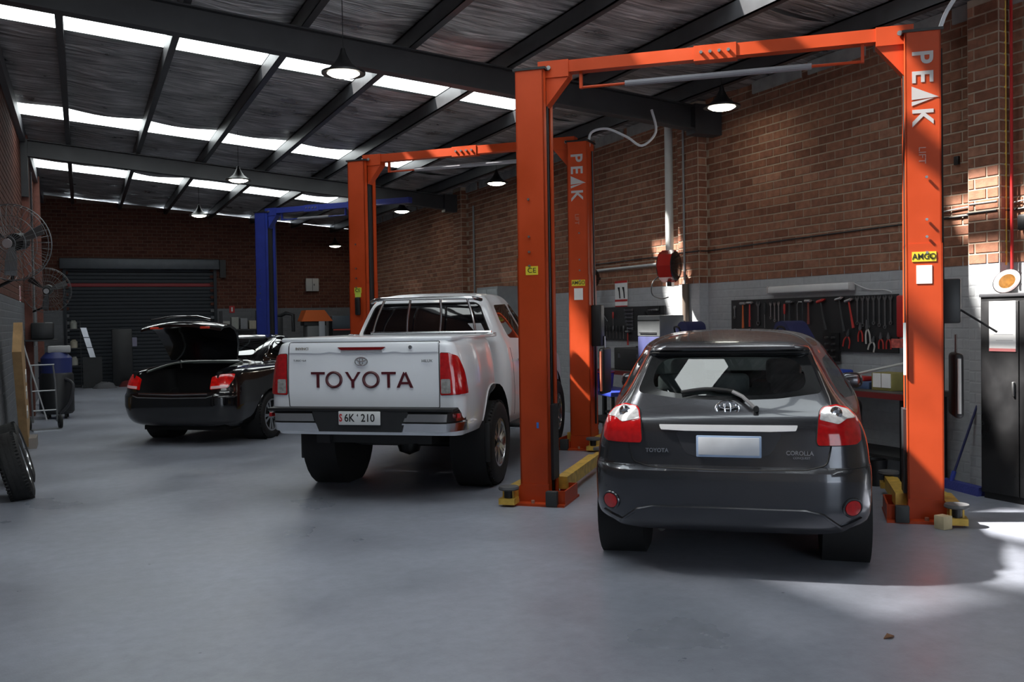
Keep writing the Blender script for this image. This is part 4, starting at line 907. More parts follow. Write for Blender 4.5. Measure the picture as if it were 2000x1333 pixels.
# hose reels
def reel(name, label, x, y, z, r, cm, rz=0):
    t = thing(name, label, 'hose reel', (x, y, z), rz)
    mt = Matrix.Rotation(PI / 2, 4, 'X') @ Matrix.Rotation(0, 4, 'Z')
    MB().lathe([(r * .55, -.10), (r, -.09), (r * 1.0, .09), (r * .55, .10)], 8, mt, closed=True).build('reel_housing', cm, t)
    MB().lathe([(0, -.12), (r * .8, -.115), (r * .92, -.10), (r * .92, -.09)], 28, mt).build('side_disc', M('black gloss disc', (.015, .015, .016), .2, coat=.5), t)
    MB().lathe([(0, .12), (r * .8, .115), (r * .92, .10), (r * .92, .09)], 28, mt).build('side_disc', M('black gloss disc', (.015, .015, .016), .2, coat=.5), t)
    MB().bb(-.02, .30, -.03, .03, -.02, .02).build('bracket', black, t)
    return t
rl = reel('hose_reel', 'red and black hose reel mounted on the pier below the downpipe', 6.98, 10.40, 2.25, .21, M('red reel enamel', (.36, .02, .015), .2, coat=.5), R(35))
MB().tube(crom([(-.05, .05, -.1), (-.25, .12, -.2), (-.22, .15, -.36), (0, .12, -.42), (.1, .05, -.40)], 5, False), .008, 6).build('loose_hose', black, rl)
MB().cyl((0, .0, -.2), (0, .0, -.26), .03, 10).build('hose_outlet', black, rl)
one('drop_pipe', MB().cyl((XR - PD - .05, 10.44, 1.45), (XR - PD - .05, 10.44, 2.02), .045, 12), M('brown pipe', (.10, .075, .06), .5), 'dark brown pipe dropping from the red reel behind the tool box', 'pipe')
r2 = reel('hose_reel', 'black hose reel on the wall beside the far orange column', 7.10, 12.75, 2.2, .15, black, R(30))
# signs
def sign(name, label, y, z, w, h, base, marks, x=None, cat='sign'):
    t = thing(name, label, cat, (x or WX - .004, y, z), -PI / 2)
    MB().bb(-w / 2, w / 2, -.004, .002, -h / 2, h / 2).build('board', base, t)
    for (a, b, c, d, m) in marks: MB().bb(a * w, b * w, -.006, -.004, c * h, d * h).build('print', m, t)
    return t
sg1 = sign('safety_sign', 'white and red safety sign with black figures on the right wall', 12.36, 1.95, .36, .39, whitep, [(-.5, .5, .42, .5, redp), (-.5, .5, -.30, -.22, redp), (-.5, .5, -.5, -.46, redp)])
for xx in (-.07, .06): MB().prism([(xx - .03, .10), (xx + .03, .10), (xx + .05, -.07), (xx + .02, -.07), (xx + .005, .03)], -.007, -.004, 'y').build('figure', blk, sg1)
# batten light over the tool board
bt = thing('batten_light', 'unlit white batten light fixed above the long tool board', 'light fitting', (WX, 8.27, 1.885), -PI / 2)
MB().rbox((0, -.045, 0), (1.30, .07, .085), .02, 3).build('diffuser', M('white acrylic', (.62, .62, .62), .4, var=.04), bt)
for s_ in (-1, 1): MB().rbox((s_ * .655, -.045, 0), (.03, .074, .09), .01).build('end_cap', M('grey end cap', (.45, .43, .42), .5), bt)
MB().tube(crom([(.66, -.02, .03), (.85, -.01, -.04), (1.05, -.008, -.05), (1.14, -.008, -.07), (1.16, -.008, -.085)], 4, False), .005, 6).build('lead', M('white lead', (.6, .6, .6), .6), bt)
# ================================================================ tool boards and tools
bm_ = M('black tool board', (.016, .016, .018), .6, var=.1)
one('tool_board', MB().bb(WX - .02, WX, 7.02, 9.68, 1.19, 1.785), bm_, 'long black tool board below the batten light', 'tool board')
one('tool_board', MB().bb(WX - .02, WX, 11.18, 13.1, 1.25, 1.75), bm_, 'smaller black tool board below the safety sign', 'tool board')
TX = WX - .022
th_red = M('red tool handle', (.42, .03, .025), .4); th_or = M('orange tool handle', (.55, .10, .02), .4); th_blk = M('black tool handle', (.03, .03, .032), .5); th_gry = M('dull tool steel', (.16, .165, .17), .4, .8, var=.2); th_sil = M('bright tool steel', (.5, .5, .5), .3, 1., var=.1); th_wht = M('pale tool handle', (.5, .48, .45), .5)
def hang(name, label, y, z, rot=0, grp='hand tools on the long board'):
    t = thing(name, label, 'tool', (TX, y, z), 0, grp); t.rotation_euler = (rot, 0, -PI / 2); return t
# local frame of a hung tool: x along the board (to the right in view), z up, -y off the board
def tl(o, rot):
    o.rotation_euler = (Matrix.Rotation(-PI / 2, 3, 'Z') @ Matrix.Rotation(rot, 3, 'Y')).to_euler(); return o
def hammer(lb, y, z, hm, L=.30, rot=0., head=th_sil, g='hand tools on the long board'):
    t = tl(hang('hammer', lb, y, z, 0, g), rot)
    MB().tube([(0, -.025, -.02), (0, -.025, -L * .5), (0, -.025, -L)], .012, 8, rs=[.009, .011, .016]).build('handle', hm, t)
    MB().cyl((-.05, -.025, 0), (.035, -.025, 0), .018, 10).prism([(.03, .016), (.075, .004), (.075, -.004), (.03, -.016)], -.037, -.013, 'y').build('head', head, t)
def spanner(lb, y, z, L=.22, m=th_gry, rot=0., g='hand tools on the long board', s=1.):
    t = tl(hang('spanner', lb, y, z, 0, g), rot); w = .009 * s
    MB().bb(-w, w, -.012, -.004, -L + .02, -.02).build('shank', m, t)
    MB().prism([(-.022 * s, 0), (-.01 * s, .02 * s), (-.007 * s, .0), (.007 * s, .0), (.01 * s, .02 * s), (.022 * s, 0), (.012 * s, -.028), (-.012 * s, -.028)], -.014, -.003, 'y').build('jaw', m, t)
    MB().lathe([(.009 * s, -.006), (.018 * s, -.006), (.018 * s, .006), (.009 * s, .006)], 14, Matrix.Translation((0, -.009, -L + .01)) @ Matrix.Rotation(PI / 2, 4, 'X'), closed=True).build('ring_end', m, t)
def driver(lb, y, z, hm, L=.22, rot=0., g='hand tools on the long board'):
    t = tl(hang('screwdriver', lb, y, z, 0, g), rot)
    MB().tube([(0, -.02, 0), (0, -.02, -.02), (0, -.02, -L * .42), (0, -.02, -L * .46)], .014, 8, rs=[.010, .015, .013, .007]).build('handle', hm, t)
    MB().cyl((0, -.02, -L * .45), (0, -.02, -L), .0045, 6).build('blade', th_sil, t)
def pliers(lb, y, z, hm, L=.21, sp=.035, rot=0., jm=th_gry, g='hand tools on the long board'):
    t = tl(hang('pliers', lb, y, z, 0, g), rot)
    MB().prism([(-.004, 0), (.004, 0), (.02, -L * .3), (.012, -L * .42), (-.012, -L * .42), (-.02, -L * .3)], -.028, -.012, 'y').build('jaws', jm, t)
    for s_ in (-1, 1): MB().tube(crom([(s_ * .006, -.02, -L * .40), (s_ * sp * .9, -.02, -L * .62), (s_ * sp, -.02, -L)], 3, False), .0085, 6).build('handle', hm, t)
def hacksaw(lb, y, z, rot=0., hm=th_red, L=.30):
    t = tl(hang('hacksaw', lb, y, z, 0), rot)
    MB().tube([(-.03, -.02, -L), (-.035, -.02, -.03), (-.015, -.02, 0), (.05, -.02, -.005)], .006, 6).build('frame', th_sil, t)
    MB().bb(.048, .052, -.026, -.014, -L + .02, .0).build('blade', th_gry, t)
    MB().tube(crom([(.05, -.02, -L + .02), (.02, -.02, -L - .03), (-.03, -.02, -L)], 3, False), .012, 8).build('grip', hm, t)
spanner('small bright spanner hanging at the left end of the long board', 9.6, 1.70, .14, th_sil)
hammer('ball hammer with orange handle hanging second on the long board', 9.42, 1.74, th_or, .30)
hammer('hammer with red handle and bright head beside the orange-handled one', 9.29, 1.745, th_red, .29)
spanner('wide grey shifting spanner beside the red-handled hammer', 9.15, 1.73, .24, th_gry, s=1.7)
driver('long screwdriver with black grip beside the shifting spanner', 9.02, 1.74, th_blk, .30)
for k, nm in enumerate(('shortest', 'middle', 'longest')): spanner('%s of three slim steel spanners left of the hacksaw' % nm, 8.92 - k * .07, 1.73, .18 + .03 * k, th_sil)
driver('screwdriver with dark red grip left of the hacksaw', 8.67, 1.72, th_red, .26)
hammer('soft-faced mallet with dark handle left of the hacksaw', 8.58, 1.74, th_blk, .28, head=th_gry)
hacksaw('silver hacksaw with curved frame on the long board', 8.42, 1.74)
hammer('hammer with dark red handle right of the silver hacksaw', 8.27, 1.745, M('dark red handle', (.2, .04, .03), .5), .26)
hammer('claw hammer with red-tipped head leaning left on the board', 8.08, 1.74, th_blk, .33, R(-14), th_red)
hammer('dark hammer leaning left near the middle of the board', 7.80, 1.755, th_blk, .36, R(-12))
hammer('hammer with bright red handle leaning left near the middle', 7.66, 1.735, th_red, .30, R(-13))
NM = ['first', 'second', 'third', 'fourth', 'fifth', 'sixth', 'seventh']
for k in range(7): spanner('%s from the left of the dark long spanners at the right end' % NM[k], 7.55 - k * .075, 1.755, .27 + .02 * (k % 3), th_gry, s=1.15)
pl_ = [(7.66, 1.43, th_red, .20, .045, 'open pliers with red grips below the dark spanners', R(14)), (7.50, 1.50, th_red, .20, .03, 'closed pliers with red grips right of the open pair', 0), (7.41, 1.53, th_wht, .25, .03, 'pliers with pale grips in the lower row', R(-4)), (7.31, 1.36, th_wht, .16, .04, 'short wide-open pliers with pale grips', R(18)), (7.22, 1.40, th_red, .17, .03, 'left of two small pliers with red grips at the board corner', 0), (7.12, 1.40, th_red, .17, .03, 'right of two small pliers with red grips at the board corner', 0)]
for y, z, m, L, sp, lb, ro in pl_: pliers(lb, y, z, m, L, sp, ro)
# socket rails hanging below the long board and on the small board
def sockets(lb, y, z, n, rows, dx=.045, rot=0.):
    t = tl(thing('socket_rail', lb, 'socket set', (TX, y, z), 0), rot)
    MB().bb(-n * dx / 2 - .02, n * dx / 2 + .02, -.015, 0, -rows * .07 - .01, .02).build('rail', black, t)
    for r_ in range(rows):
        for k in range(n): MB().cyl((-(n - 1) * dx / 2 + k * dx, -.015, -.03 - r_ * .07), (-(n - 1) * dx / 2 + k * dx, -.055, -.03 - r_ * .07), .012 + .0015 * k, 10).build('socket', th_sil, t)
sockets('black socket rail with bright sockets under the long board', 7.93, 1.37, 2, 4, .10)
sockets('row of bright sockets at the top of the small board', 11.42, 1.72, 5, 1)
sockets('slanting row of bright sockets on the small board', 11.55, 1.55, 5, 1, .06, R(38))
for k in range(6): spanner('%s down of the level spanners racked on the small board' % NM[k], 12.0, 1.70 - k * .055, .24 - .015 * k, th_sil, R(90), 'hand tools on the small board')
driver('red T-handle driver in the middle of the small board', 12.55, 1.68, th_red, .22, 0, 'hand tools on the small board')
for k in range(7): driver('%s from the left of the dark screwdrivers along the small board' % NM[k], 12.85 - k * .10, 1.47, th_blk if k % 3 else th_gry, .20, 0, 'hand tools on the small board')
hammer('hammer with red handle low on the small board', 12.12, 1.38, th_red, .20, 0, th_gry, 'hand tools on the small board')
t = tl(hang('hacksaw', 'blue hacksaw hanging at the left of the small board', 12.95, 1.50, 0, 'hand tools on the small board'), 0)
MB().tube([(-.05, -.02, -.30), (-.05, -.02, 0), (.06, -.02, 0), (.06, -.02, -.28)], .010, 6).build('frame', bluep, t); MB().bb(-.05, .06, -.03, -.01, -.31, -.27).build('grip', bluep, t)
driver('long yellow-handled pry bar leaning across the small board', 12.95, 1.73, yellow, .30, R(-50), 'hand tools on the small board')
one('red_tool_case', MB().rbox((TX - .04, 6.90, 1.56), (.08, .14, .42), .02), redp, 'tall red tool case hanging right of the long board', 'tool case')
one('parts_tray', MB().bb(TX - .11, TX, 6.74, 7.0, 1.25, 1.30).bb(TX - .11, TX - .10, 6.74, 7.0, 1.25, 1.34), M('red and white tray', (.5, .10, .08), .5, var=.5, vscale=25), 'small red striped tray below the red tool case', 'tray')
# ================================================================ workbench along the right wall
bench = thing('workbench', 'dark workbench along the grey wall below the tool boards', 'workbench', (7.13, 9.2, 0))
MB().rbox((0, 0, .83), (.60, 5.7, .05), .008).build('bench_top', M('dark bench top', (.05, .045, .042), .5, var=.3), bench)
MB().bb(-.31, -.298, -2.85, 2.85, .79, .845).build('edge_strip', M('dark red edge', (.16, .015, .015), .5), bench)
for yy in (-2.75, -.9, .95, 2.75):
    for xx in (-.25, .25): MB().bb(xx - .025, xx + .025, yy - .025, yy + .025, 0, .805).build('leg', black, bench)
MB().bb(-.26, .26, -2.75, 2.75, .22, .25).build('lower_shelf', M('dark shelf board', (.03, .03, .03), .7), bench)
BT = .855
def boxo(name, label, cat, c, d, mat, r=.008, rz=0): o = MB().rbox((0, 0, d[2] / 2), d, r).build(name, mat, None, c, rz); return tag(o, label, cat)
bx_ = boxo('parts_box', 'olive open box of white cards on the bench beside the right column', 'box', (7.05, 6.77, BT), (.22, .26, .17), M('olive box', (.25, .22, .07), .6, var=.2))
for k, (yy, w) in enumerate(((.055, .10), (-.06, .11))): MB().bb(-.118, -.112, yy - w / 2, yy + w / 2, .03, .165).build('white_card', whitep, bx_)
boxo('socket_case', 'flat blue case lying on the bench left of the olive box', 'case', (7.08, 7.12, BT), (.24, .34, .07), M('steel blue case', (.06, .10, .20), .4, var=.2))
boxo('rag_pack', 'red packet on top of the flat blue case', 'packet', (7.08, 7.14, BT + .07), (.16, .16, .045), redp, .015)
boxo('blue_case', 'bright blue power tool lying across the black box on the bench', 'tool', (7.08, 7.52, BT + .10), (.16, .34, .07), M('bright blue plastic', (.03, .07, .38), .4), .02)
boxo('grinder_box', 'black box under the bright blue tool on the bench', 'box', (7.08, 7.50, BT), (.28, .38, .10), black)
t = thing('wall_rod', 'long pale rod leaning over the bench beside the right column', 'rod'); MB().cyl((6.98, 7.33, BT + .10), (7.30, 6.66, 1.14), .012, 8).build('rod', M('pale rod', (.5, .5, .48), .5), t)
t = thing('air_can', 'black canister lying on the bench behind the hatchback', 'canister', (6.86, 7.765, BT + .065)); MB().cyl((0, -.09, 0), (0, .09, 0), .063, 18).build('body', black, t); MB().cyl((0, -.10, 0), (0, -.088, 0), .045, 16).build('cap', steel, t)
# bottles and packs seen through the hatchback's windows
t0 = None
for k, (yy, h, m, lb) in enumerate(((8.35, .24, M('white bottle', (.6, .6, .58), .4), 'white bottle on the bench seen through the hatchback glass'), (8.6, .16, M('amber jar', (.5, .35, .1), .35), 'amber jar on the bench beyond the hatchback'), (9.1, .22, M('green bottle', (.2, .35, .25), .4), 'green bottle on the bench beyond the hatchback'), (8.85, .26, M('cream bottle', (.6, .55, .4), .4), 'cream bottle on the bench beyond the hatchback'))):
    t = thing('bottle', lb, 'bottle', (6.95, yy, BT), 0, 'bottles on the bench')
    MB().lathe([(0, 0), (.04, 0), (.042, .01), (.042, h * .65), (.015, h * .82), (.015, h * .9)], 16).build('body', m, t); MB().lathe([(.017, h * .88), (.017, h), (0, h)], 12).build('cap', redp, t)
# left part of the bench: black case, tool chest
cs = boxo('tool_case', 'large black tool case on the bench under the small tool board', 'tool case', (7.10, 11.30, BT), (.40, .80, .31), M('tool case black', (.02, .02, .021), .5, var=.15), .015)
MB().rbox((0, 0, .325), (.05, .2, .02), .008).build('handle', black, cs)
for s_ in (-1, 1): MB().bb(-.208, -.2, s_ * .25 - .03, s_ * .25 + .03, .17, .23).build('latch', steel, cs)
tc_ = thing('tool_chest', 'grey tool chest with sloping lid on the bench before the pier', 'tool chest', (6.98, 10.62, BT))
MB().rbox((0, 0, .24), (.38, .52, .48), .01).build('body', navy, tc_); MB().rbox((0, 0, .62), (.38, .54, .28), .015).build('upper_box', M('hammered grey', (.16, .17, .175), .45, .4, var=.1), tc_)
MB().bb(-.196, -.19, -.27, .27, .69, .70).build('lid_seam', black, tc_)
MB().bb(-.205, -.195, -.2, .2, .52, .54).build('drawer_pull', steel, tc_)
# blue service trolley, bucket, stool beside the far column
tr = thing('service_trolley', 'low blue steel trolley between the far orange column and the bench', 'trolley', (6.34, 10.80, 0), R(-5))
MB().rbox((0, 0, .62), (.5, .95, .06), .012).build('top_tray', bluee, tr); MB().rbox((0, 0, .25), (.5, .95, .04), .012).build('lower_tray', M('trolley dark', (.03, .03, .035), .6), tr)
for sx in (-.22, .22):
    for sy in (-.44, .44): MB().bb(sx - .015, sx + .015, sy - .015, sy + .015, .05, .6).build('post', black, tr); MB().lathe([(0, -.015), (.04, -.015), (.04, .015), (0, .015)], 14, Matrix.Translation((sx, sy, .04)) @ Matrix.Rotation(PI / 2, 4, 'Y')).build('castor', rubber, tr)
bk = thing('bucket', 'violet blue bucket standing on the low blue trolley', 'bucket', (6.38, 11.06, .651)); MB().lathe([(0, 0), (.10, 0), (.125, .22), (.13, .225), (.12, .22), (.095, .01), (0, .01)], 24).build('pail', M('violet plastic', (.06, .05, .30), .45), bk)
MB().tube([(.128 * math.cos(a), .128 * math.sin(a), .215) for a in np.linspace(0, 2 * PI, 24, endpoint=False)], .007, 6, True).build('rim', redp, bk)
st = thing('step_stool', 'yellow step stool beside the foot of the far orange column', 'stool', (6.20, 9.85, 0), R(20))
MB().rbox((0, 0, .33), (.34, .26, .03), .01).build('seat', M('bright yellow', (.55, .42, .02), .5), st)
for sx in (-.14, .14):
    for sy in (-.1, .1): MB().box((sx * 1.1, sy * 1.1, .16), (.035, .035, .32)).build('leg', M('bright yellow', (.55, .42, .02), .5), st)
# under-bench clutter by the near right column
one('hanging_bag', MB().rbox((6.70, 7.05, .55), (.18, .46, .48), .08, 3), M('black nylon', (.012, .012, .013), .55, var=.3, bump=.4, bscale=8), 'black nylon bag hanging below the bench edge', 'bag')
dr = thing('oil_drum', 'dark red drum on the floor under the bench', 'drum', (6.66, 6.92, 0)); MB().lathe([(0, 0), (.12, 0), (.122, .25), (.12, .29), (0, .29)], 24).build('drum_body', M('dark red drum', (.20, .02, .02), .45), dr)
for z in (.07, .15, .23): MB().lathe([(.121, z - .012), (.127, z), (.121, z + .012)], 24).build('rib', M('dark red drum', (.20, .02, .02), .45), dr)
bi = thing('waste_bin', 'small black bin beside the dark red drum', 'bin', (6.68, 6.60, 0)); MB().lathe([(0, 0), (.09, 0), (.11, .24), (.115, .245), (.10, .24), (.08, .01)], 20).build('tub', black, bi)
one('white_panel', MB().rbox((6.78, 6.26, .21), (.03, .16, .42), .006), M('dull white panel', (.42, .42, .43), .6), 'off-white panel leaning under the bench behind the right column', 'panel')
# ================================================================ near right: cabinet, cap, broom
kb = M('black cabinet enamel', (.013, .013, .014), .35, var=.4, vscale=3, rvar=.15)
cbn = thing('steel_cabinet', 'tall black steel cabinet with a notice on its door', 'cabinet', (7.21, 5.05, 0))
MB().bb(-.21, .21, -.66, .67, .05, 1.72).build('body', kb, cbn); MB().bb(-.20, .2, -.64, .65, 0, .05).build('plinth', black, cbn); MB().rbox((-.0, 0, 1.73), (.45, 1.36, .03), .008).build('top', M('cabinet top trim', (.05, .05, .055), .4), cbn)
for y0, y1 in ((.305, .655), (-.05, .295)):
    d = MB().rbox((-.216, (y0 + y1) / 2, .87), (.014, y1 - y0, 1.62), .004).build('door', kb, cbn); MB().rbox((-.235, y0 + .04, .95), (.02, .02, .12), .006).build('handle', steel, d)
nt_ = thing('door_notice', 'white notice with red foot stuck on the black cabinet', 'notice', (6.984, 5.50, 1.26)); MB().bb(-.002, .001, -.125, .125, 0, .42).build('sheet', M('bright paper', (.85, .85, .84), .6), nt_); MB().bb(-.004, -.002, -.125, .125, 0, .025).build('red_band', M('faded red', (.6, .2, .2), .6), nt_)
for k in range(6): MB().bb(-.003, -.002, -.1, .1 - .02 * (k % 3), .34 - k * .05, .345 - k * .05).build('text_line', M('grey print', (.55, .55, .57), .6), nt_)
ht = thing('straw_hat', 'cream straw hat with pink brim resting on top of the cabinet', 'hat', (7.17, 5.60, 1.745 + .105)); mt = Matrix.Rotation(R(-62), 4, 'Y') @ Matrix.Rotation(R(10), 4, 'X')
MB().lathe([(.07, .0), (.10, .015), (.115, .0), (.10, -.03), (.085, -.02)], 28, mt, closed=True).build('brim', M('pink brim', (.55, .42, .42), .7), ht)
MB().lathe([(.09, .0), (.07, -.05), (.03, -.09), (0, -.095)], 28, mt).build('crown', M('straw', (.55, .38, .18), .8, var=.2, vscale=30), ht)
MB().lathe([(.112, -.006), (.12, .0), (.112, .006)], 28, mt).build('band', black, ht)
brm = thing('broom', 'blue broom leaning on the grey wall beside the black cabinet', 'broom', (7.10, 6.0, 0))
bb_ = M('blue broom bristle', (.04, .05, .24), .8, var=.2, bump=.6, bscale=60); rotb = Matrix.Rotation(R(12), 3, 'Z')
MB().prism([(-.05, .0), (.05, .0), (.035, .075), (-.035, .075)], -.26, .26, 'y', Matrix.Rotation(R(-13), 4, 'Z')).build('bristle_head', bb_, brm)
MB().cyl((0, .12, .07), (.03, .11, .16), .02, 10).build('socket', bluep, brm)
MB().cyl((.02, .115, .12), (.265, .0, .90), .011, 8).build('handle', M('navy handle', (.02, .025, .10), .4), brm)
one('timber_block', MB().rbox((5.74, 5.02, .05), (.09, .09, .10), .006), M('worn timber', (.5, .42, .26), .7, var=.25), 'pale timber block beside the foot of the near right column', 'block')
lf_ = MB().add([(-.035, 0, .004), (0, -.018, .012), (.04, .0, .006), (.01, .02, .018)], [(0, 1, 3), (1, 2, 3)]).add([(-.035, 0, .0), (0, -.018, .008), (.04, .0, .002), (.01, .02, .014)], [(0, 3, 1), (1, 3, 2)])
tag(lf_.build('dry_leaf', M('dry leaf', (.16, .07, .03), .8), None, (3.57, 3.45, 0)), 'curled brown leaf lying on the floor in the foreground', 'leaf')
# padded creeper boards hung on the outer side of two columns
def creeper(name, label, pos, rz, L=.5, edge=None):
    t = thing(name, label, 'creeper', pos, rz); MB().rbox((0, 0, 0), (.07, .34, L), .03, 3).build('pad', M('black vinyl pad', (.015, .015, .016), .5), t)
    MB().tube([(-.0, -.175, -L / 2 + .04), (-.0, -.18, 0), (-.0, -.175, L / 2 - .04)], .014, 8).build('edge_rail', edge, t)
    MB().cyl((0, 0, L / 2 - .02), (0, 0, L / 2 + .14), .01, 6).build('hook', steel, t); return t
q = Matrix.Rotation(R(-42), 3, 'Z') @ Vector((1.55 + .25, .10, 0)); creeper('mechanics_creeper', 'black creeper board with pale edge hung beside the near right column', (4.78 + q.x, 6.41 + q.y, 1.03), R(-42), .5, M('pale edge', (.6, .58, .55), .5))
q = Matrix.Rotation(R(-46), 3, 'Z') @ Vector((1.53 + .26, .05, 0)); creeper('mechanics_creeper', 'black creeper board with red edge hung beside the far orange column', (4.52 + q.x, 11.3 + q.y, .95), R(-46), .56, M('coral edge', (.6, .16, .1), .4))
# ================================================================ further along the right wall and the end wall
lk = thing('steel_locker', 'pale grey steel locker against the right wall beyond the pickup', 'locker', (7.17, 16.35, 0)); lm = M('locker grey', (.30, .33, .35), .4, .3, var=.08)
MB().bb(-.25, .24, -.5, .5, 0, 2.2).build('body', lm, lk)
for s_ in (-1, 1): d = MB().rbox((-.256, s_ * .25, 1.1), (.012, .48, 2.1), .004).build('door', lm, lk); MB().rbox((-.27, s_ * .05, 1.1), (.02, .02, .12), .005).build('handle', steel, d)
eb = thing('switch_box', 'white electrical box high on the end wall', 'electrical box', (6.22, YE - .06, 2.70)); MB().rbox((0, 0, 0), (.38, .10, .38), .01).build('body', M('box white', (.45, .46, .46), .5), eb)
MB().bb(-.005, .005, -.056, -.05, -.18, .18).build('door_gap', black, eb); MB().rbox((.05, -.056, 0), (.02, .02, .06), .004).build('latch', black, eb)
ex = thing('fire_sign', 'small red and white fire sign on the end wall', 'sign', (3.92, YE - .012, 2.0)); MB().bb(-.075, .075, -.004, .004, -.10, .10).build('board', redp, ex); MB().bb(-.02, .02, -.006, -.004, -.06, .06).build('print', whitep, ex)
one('wall_pipe', MB().cyl((5.0, YE - .13, .2), (5.0, YE - .13, 4.0), .03, 10), greyb, 'grey pipe on the end wall beside the blue hoist', 'pipe')
pb = one('door_notice', MB().bb(1.14, 1.37, YE + .04, YE + .05, 1.01, 1.26), M('lilac paper', (.28, .27, .38), .6), 'small pale notice taped to the roller door', 'notice')
rk = thing('storage_rack', 'metal rack of jars and boxes by the roller door corner', 'rack', (4.05, 27.55, 0)); rm = M('rack steel', (.05, .05, .055), .5, .4)
for sx in (-.5, .5):
    for sy in (-.2, .2): MB().bb(sx - .02, sx + .02, sy - .02, sy + .02, 0, 1.95).build('upright', rm, rk)
for z in (.3, .85, 1.4): MB().bb(-.52, .52, -.22, .22, z, z + .03).build('shelf', rm, rk)
pale = [M('rack pale %d' % k, c, .6, var=.15) for k, c in enumerate([(.40, .39, .36), (.32, .33, .30), (.25, .26, .28), (.42, .38, .30)])]
k = 0
for z in (.33, .88, 1.43):
    for i in range(4):
        h = .18 + .2 * random.random(); x = 3.68 + i * .24
        tag(MB().rbox((0, 0, h / 2), (.19, .26, h), .012).build('stored_box', pale[k % 4], None, (x, 27.55, z + .002)), '%s box from the left on the %s shelf of the rack' % (NM[i], {.33: 'bottom', .88: 'middle', 1.43: 'top'}[z]), 'box', 'boxes on the rack'); k += 1
mc = thing('tyre_changer', 'black tyre changer with upright arm in the far corner', 'machine', (4.9, 25.6, 0)); mdk = M('machine black', (.014, .015, .017), .45, var=.2)
MB().rbox((0, 0, .5), (.7, .8, 1.0), .03).build('base_cabinet', mdk, mc); MB().rbox((-.1, .25, 1.2), (.24, .3, 1.1), .03).build('column', mdk, mc); MB().tube([(-.1, .25, 1.75), (.1, .1, 1.85), (.25, -.1, 1.80), (.25, -.1, 1.35)], .05, 10).build('mount_arm', mdk, mc); MB().cyl((.1, -.1, 1.0), (.1, -.1, 1.12), .25, 24).build('turntable', steel, mc)
ob = thing('wheel_balancer', 'grey wheel balancer with orange hood in the far corner', 'machine', (5.78, 25.7, 0))
MB().rbox((0, 0, .75), (.55, .55, 1.5), .03).build('cabinet', M('balancer grey', (.10, .105, .11), .4), ob); MB().rbox((.12, -.285, 1.2), (.16, .02, 1.0), .004).build('side_panel', M('balancer pale', (.30, .32, .35), .45), ob)
MB().prism([(-.42, 1.62), (-.3, 1.92), (.2, 1.92), (.42, 1.62)], -.30, .30, 'y').build('hood', M('balancer orange', (.55, .11, .02), .4), ob); MB().rbox((-.05, 0, 1.56), (.6, .5, .12), .02).build('hood_rim', mdk, ob)
wb = thing('roller_cabinet', 'black roller tool cabinet with red trim line in the corner', 'tool cabinet', (6.55, 25.7, 0)); MB().rbox((0, 0, .60), (.7, .5, 1.2), .02).build('body', mdk, wb); MB().rbox((0, .05, 1.58), (.68, .4, .36), .02).build('top_chest', M('chest slate', (.06, .08, .10), .45), wb); MB().bb(-.33, .33, -.262, -.25, 1.36, 1.40).build('trim_line', M('red trim', (.4, .06, .04), .5), wb); MB().bb(-.34, .34, -.24, .24, 1.2, 1.4).build('mid_box', mdk, wb)
for z in (.2, .45, .7, .95): d = MB().rbox((0, -.256, z), (.64, .012, .2), .004).build('drawer', mdk, wb); MB().bb(-.2, .2, -.275, -.262, z + .06, z + .075).build('pull', steel, d)
# clutter before the roller door
sl = thing('shelf_unit', 'narrow dark shelf with jars left of the roller door', 'shelf', (-.2, 27.3, 0))
for z in (.02, .55, 1.0, 1.5): MB().bb(-.16, .16, -.15, .15, z, z + .025).build('shelf', rm, sl)
for sx in (-.16, .16): MB().bb(sx - .01, sx + .01, -.15, .15, 0, 1.75).build('side', rm, sl)
for z, c, w in ((.577, 0, 'lower'), (1.027, 3, 'middle'), (1.527, 1, 'upper')): tag(MB().lathe([(0, 0), (.09, 0), (.09, .16), (.05, .2), (.05, .22), (0, .22)], 16).build('jar', pale[c], None, (-.2, 27.28, z)), 'pale jar on the %s board of the narrow shelf' % w, 'jar', 'jars on the narrow shelf')
sh = thing('sun_shade', 'silver windscreen shade propped in front of the roller door', 'sun shade', (.20, 26.5, 0)); sv = M('silver shade', (.62, .63, .66), .25, .7, var=.1)
for k in range(3): MB().prism([(-.11 + .07 * k - .13, 1.55 - .26 * k), (.03 + .07 * k - .13, 1.55 - .26 * k), (.09 + .07 * k - .13, 1.31 - .26 * k), (-.04 + .07 * k - .13, 1.31 - .26 * k)], -.01, .01, 'y').build('panel', sv, sh)
MB().bb(-.2, .25, .0, .05, 0, .80).build('stand', mdk, sh)
one('dark_mat', MB().rbox((.95, 26.9, .75), (.5, .05, 1.5), .02), mdk, 'tall black floor mat leaning before the roller door', 'mat')
for k, (x, y, m, lb) in enumerate(((1.1, 26.6, M('dull red rag', (.10, .015, .015), .9), 'dull red rag heap on the floor by the roller door'), (.5, 26.2, M('grey rag', (.10, .10, .11), .9), 'grey rag heap on the floor by the roller door'))):
    vs = [(math.cos(a) * .28 * r_, math.sin(a) * .16 * r_, h) for r_, h in ((1, 0), (.8, .08), (.4, .13)) for a in np.linspace(0, 2 * PI, 10, endpoint=False)]
    vs = [(a + random.uniform(-.03, .03), b + random.uniform(-.02, .02), c + (random.uniform(0, .05) if c else 0)) for a, b, c in vs]
    tag(MB().add(vs, [(r_ * 10 + i, r_ * 10 + (i + 1) % 10, r_ * 10 + 10 + (i + 1) % 10, r_ * 10 + 10 + i) for r_ in (0, 1) for i in range(10)] + [tuple(range(20, 30))], True).build('rag_heap', m, None, (x, y, 0)), lb, 'rags')
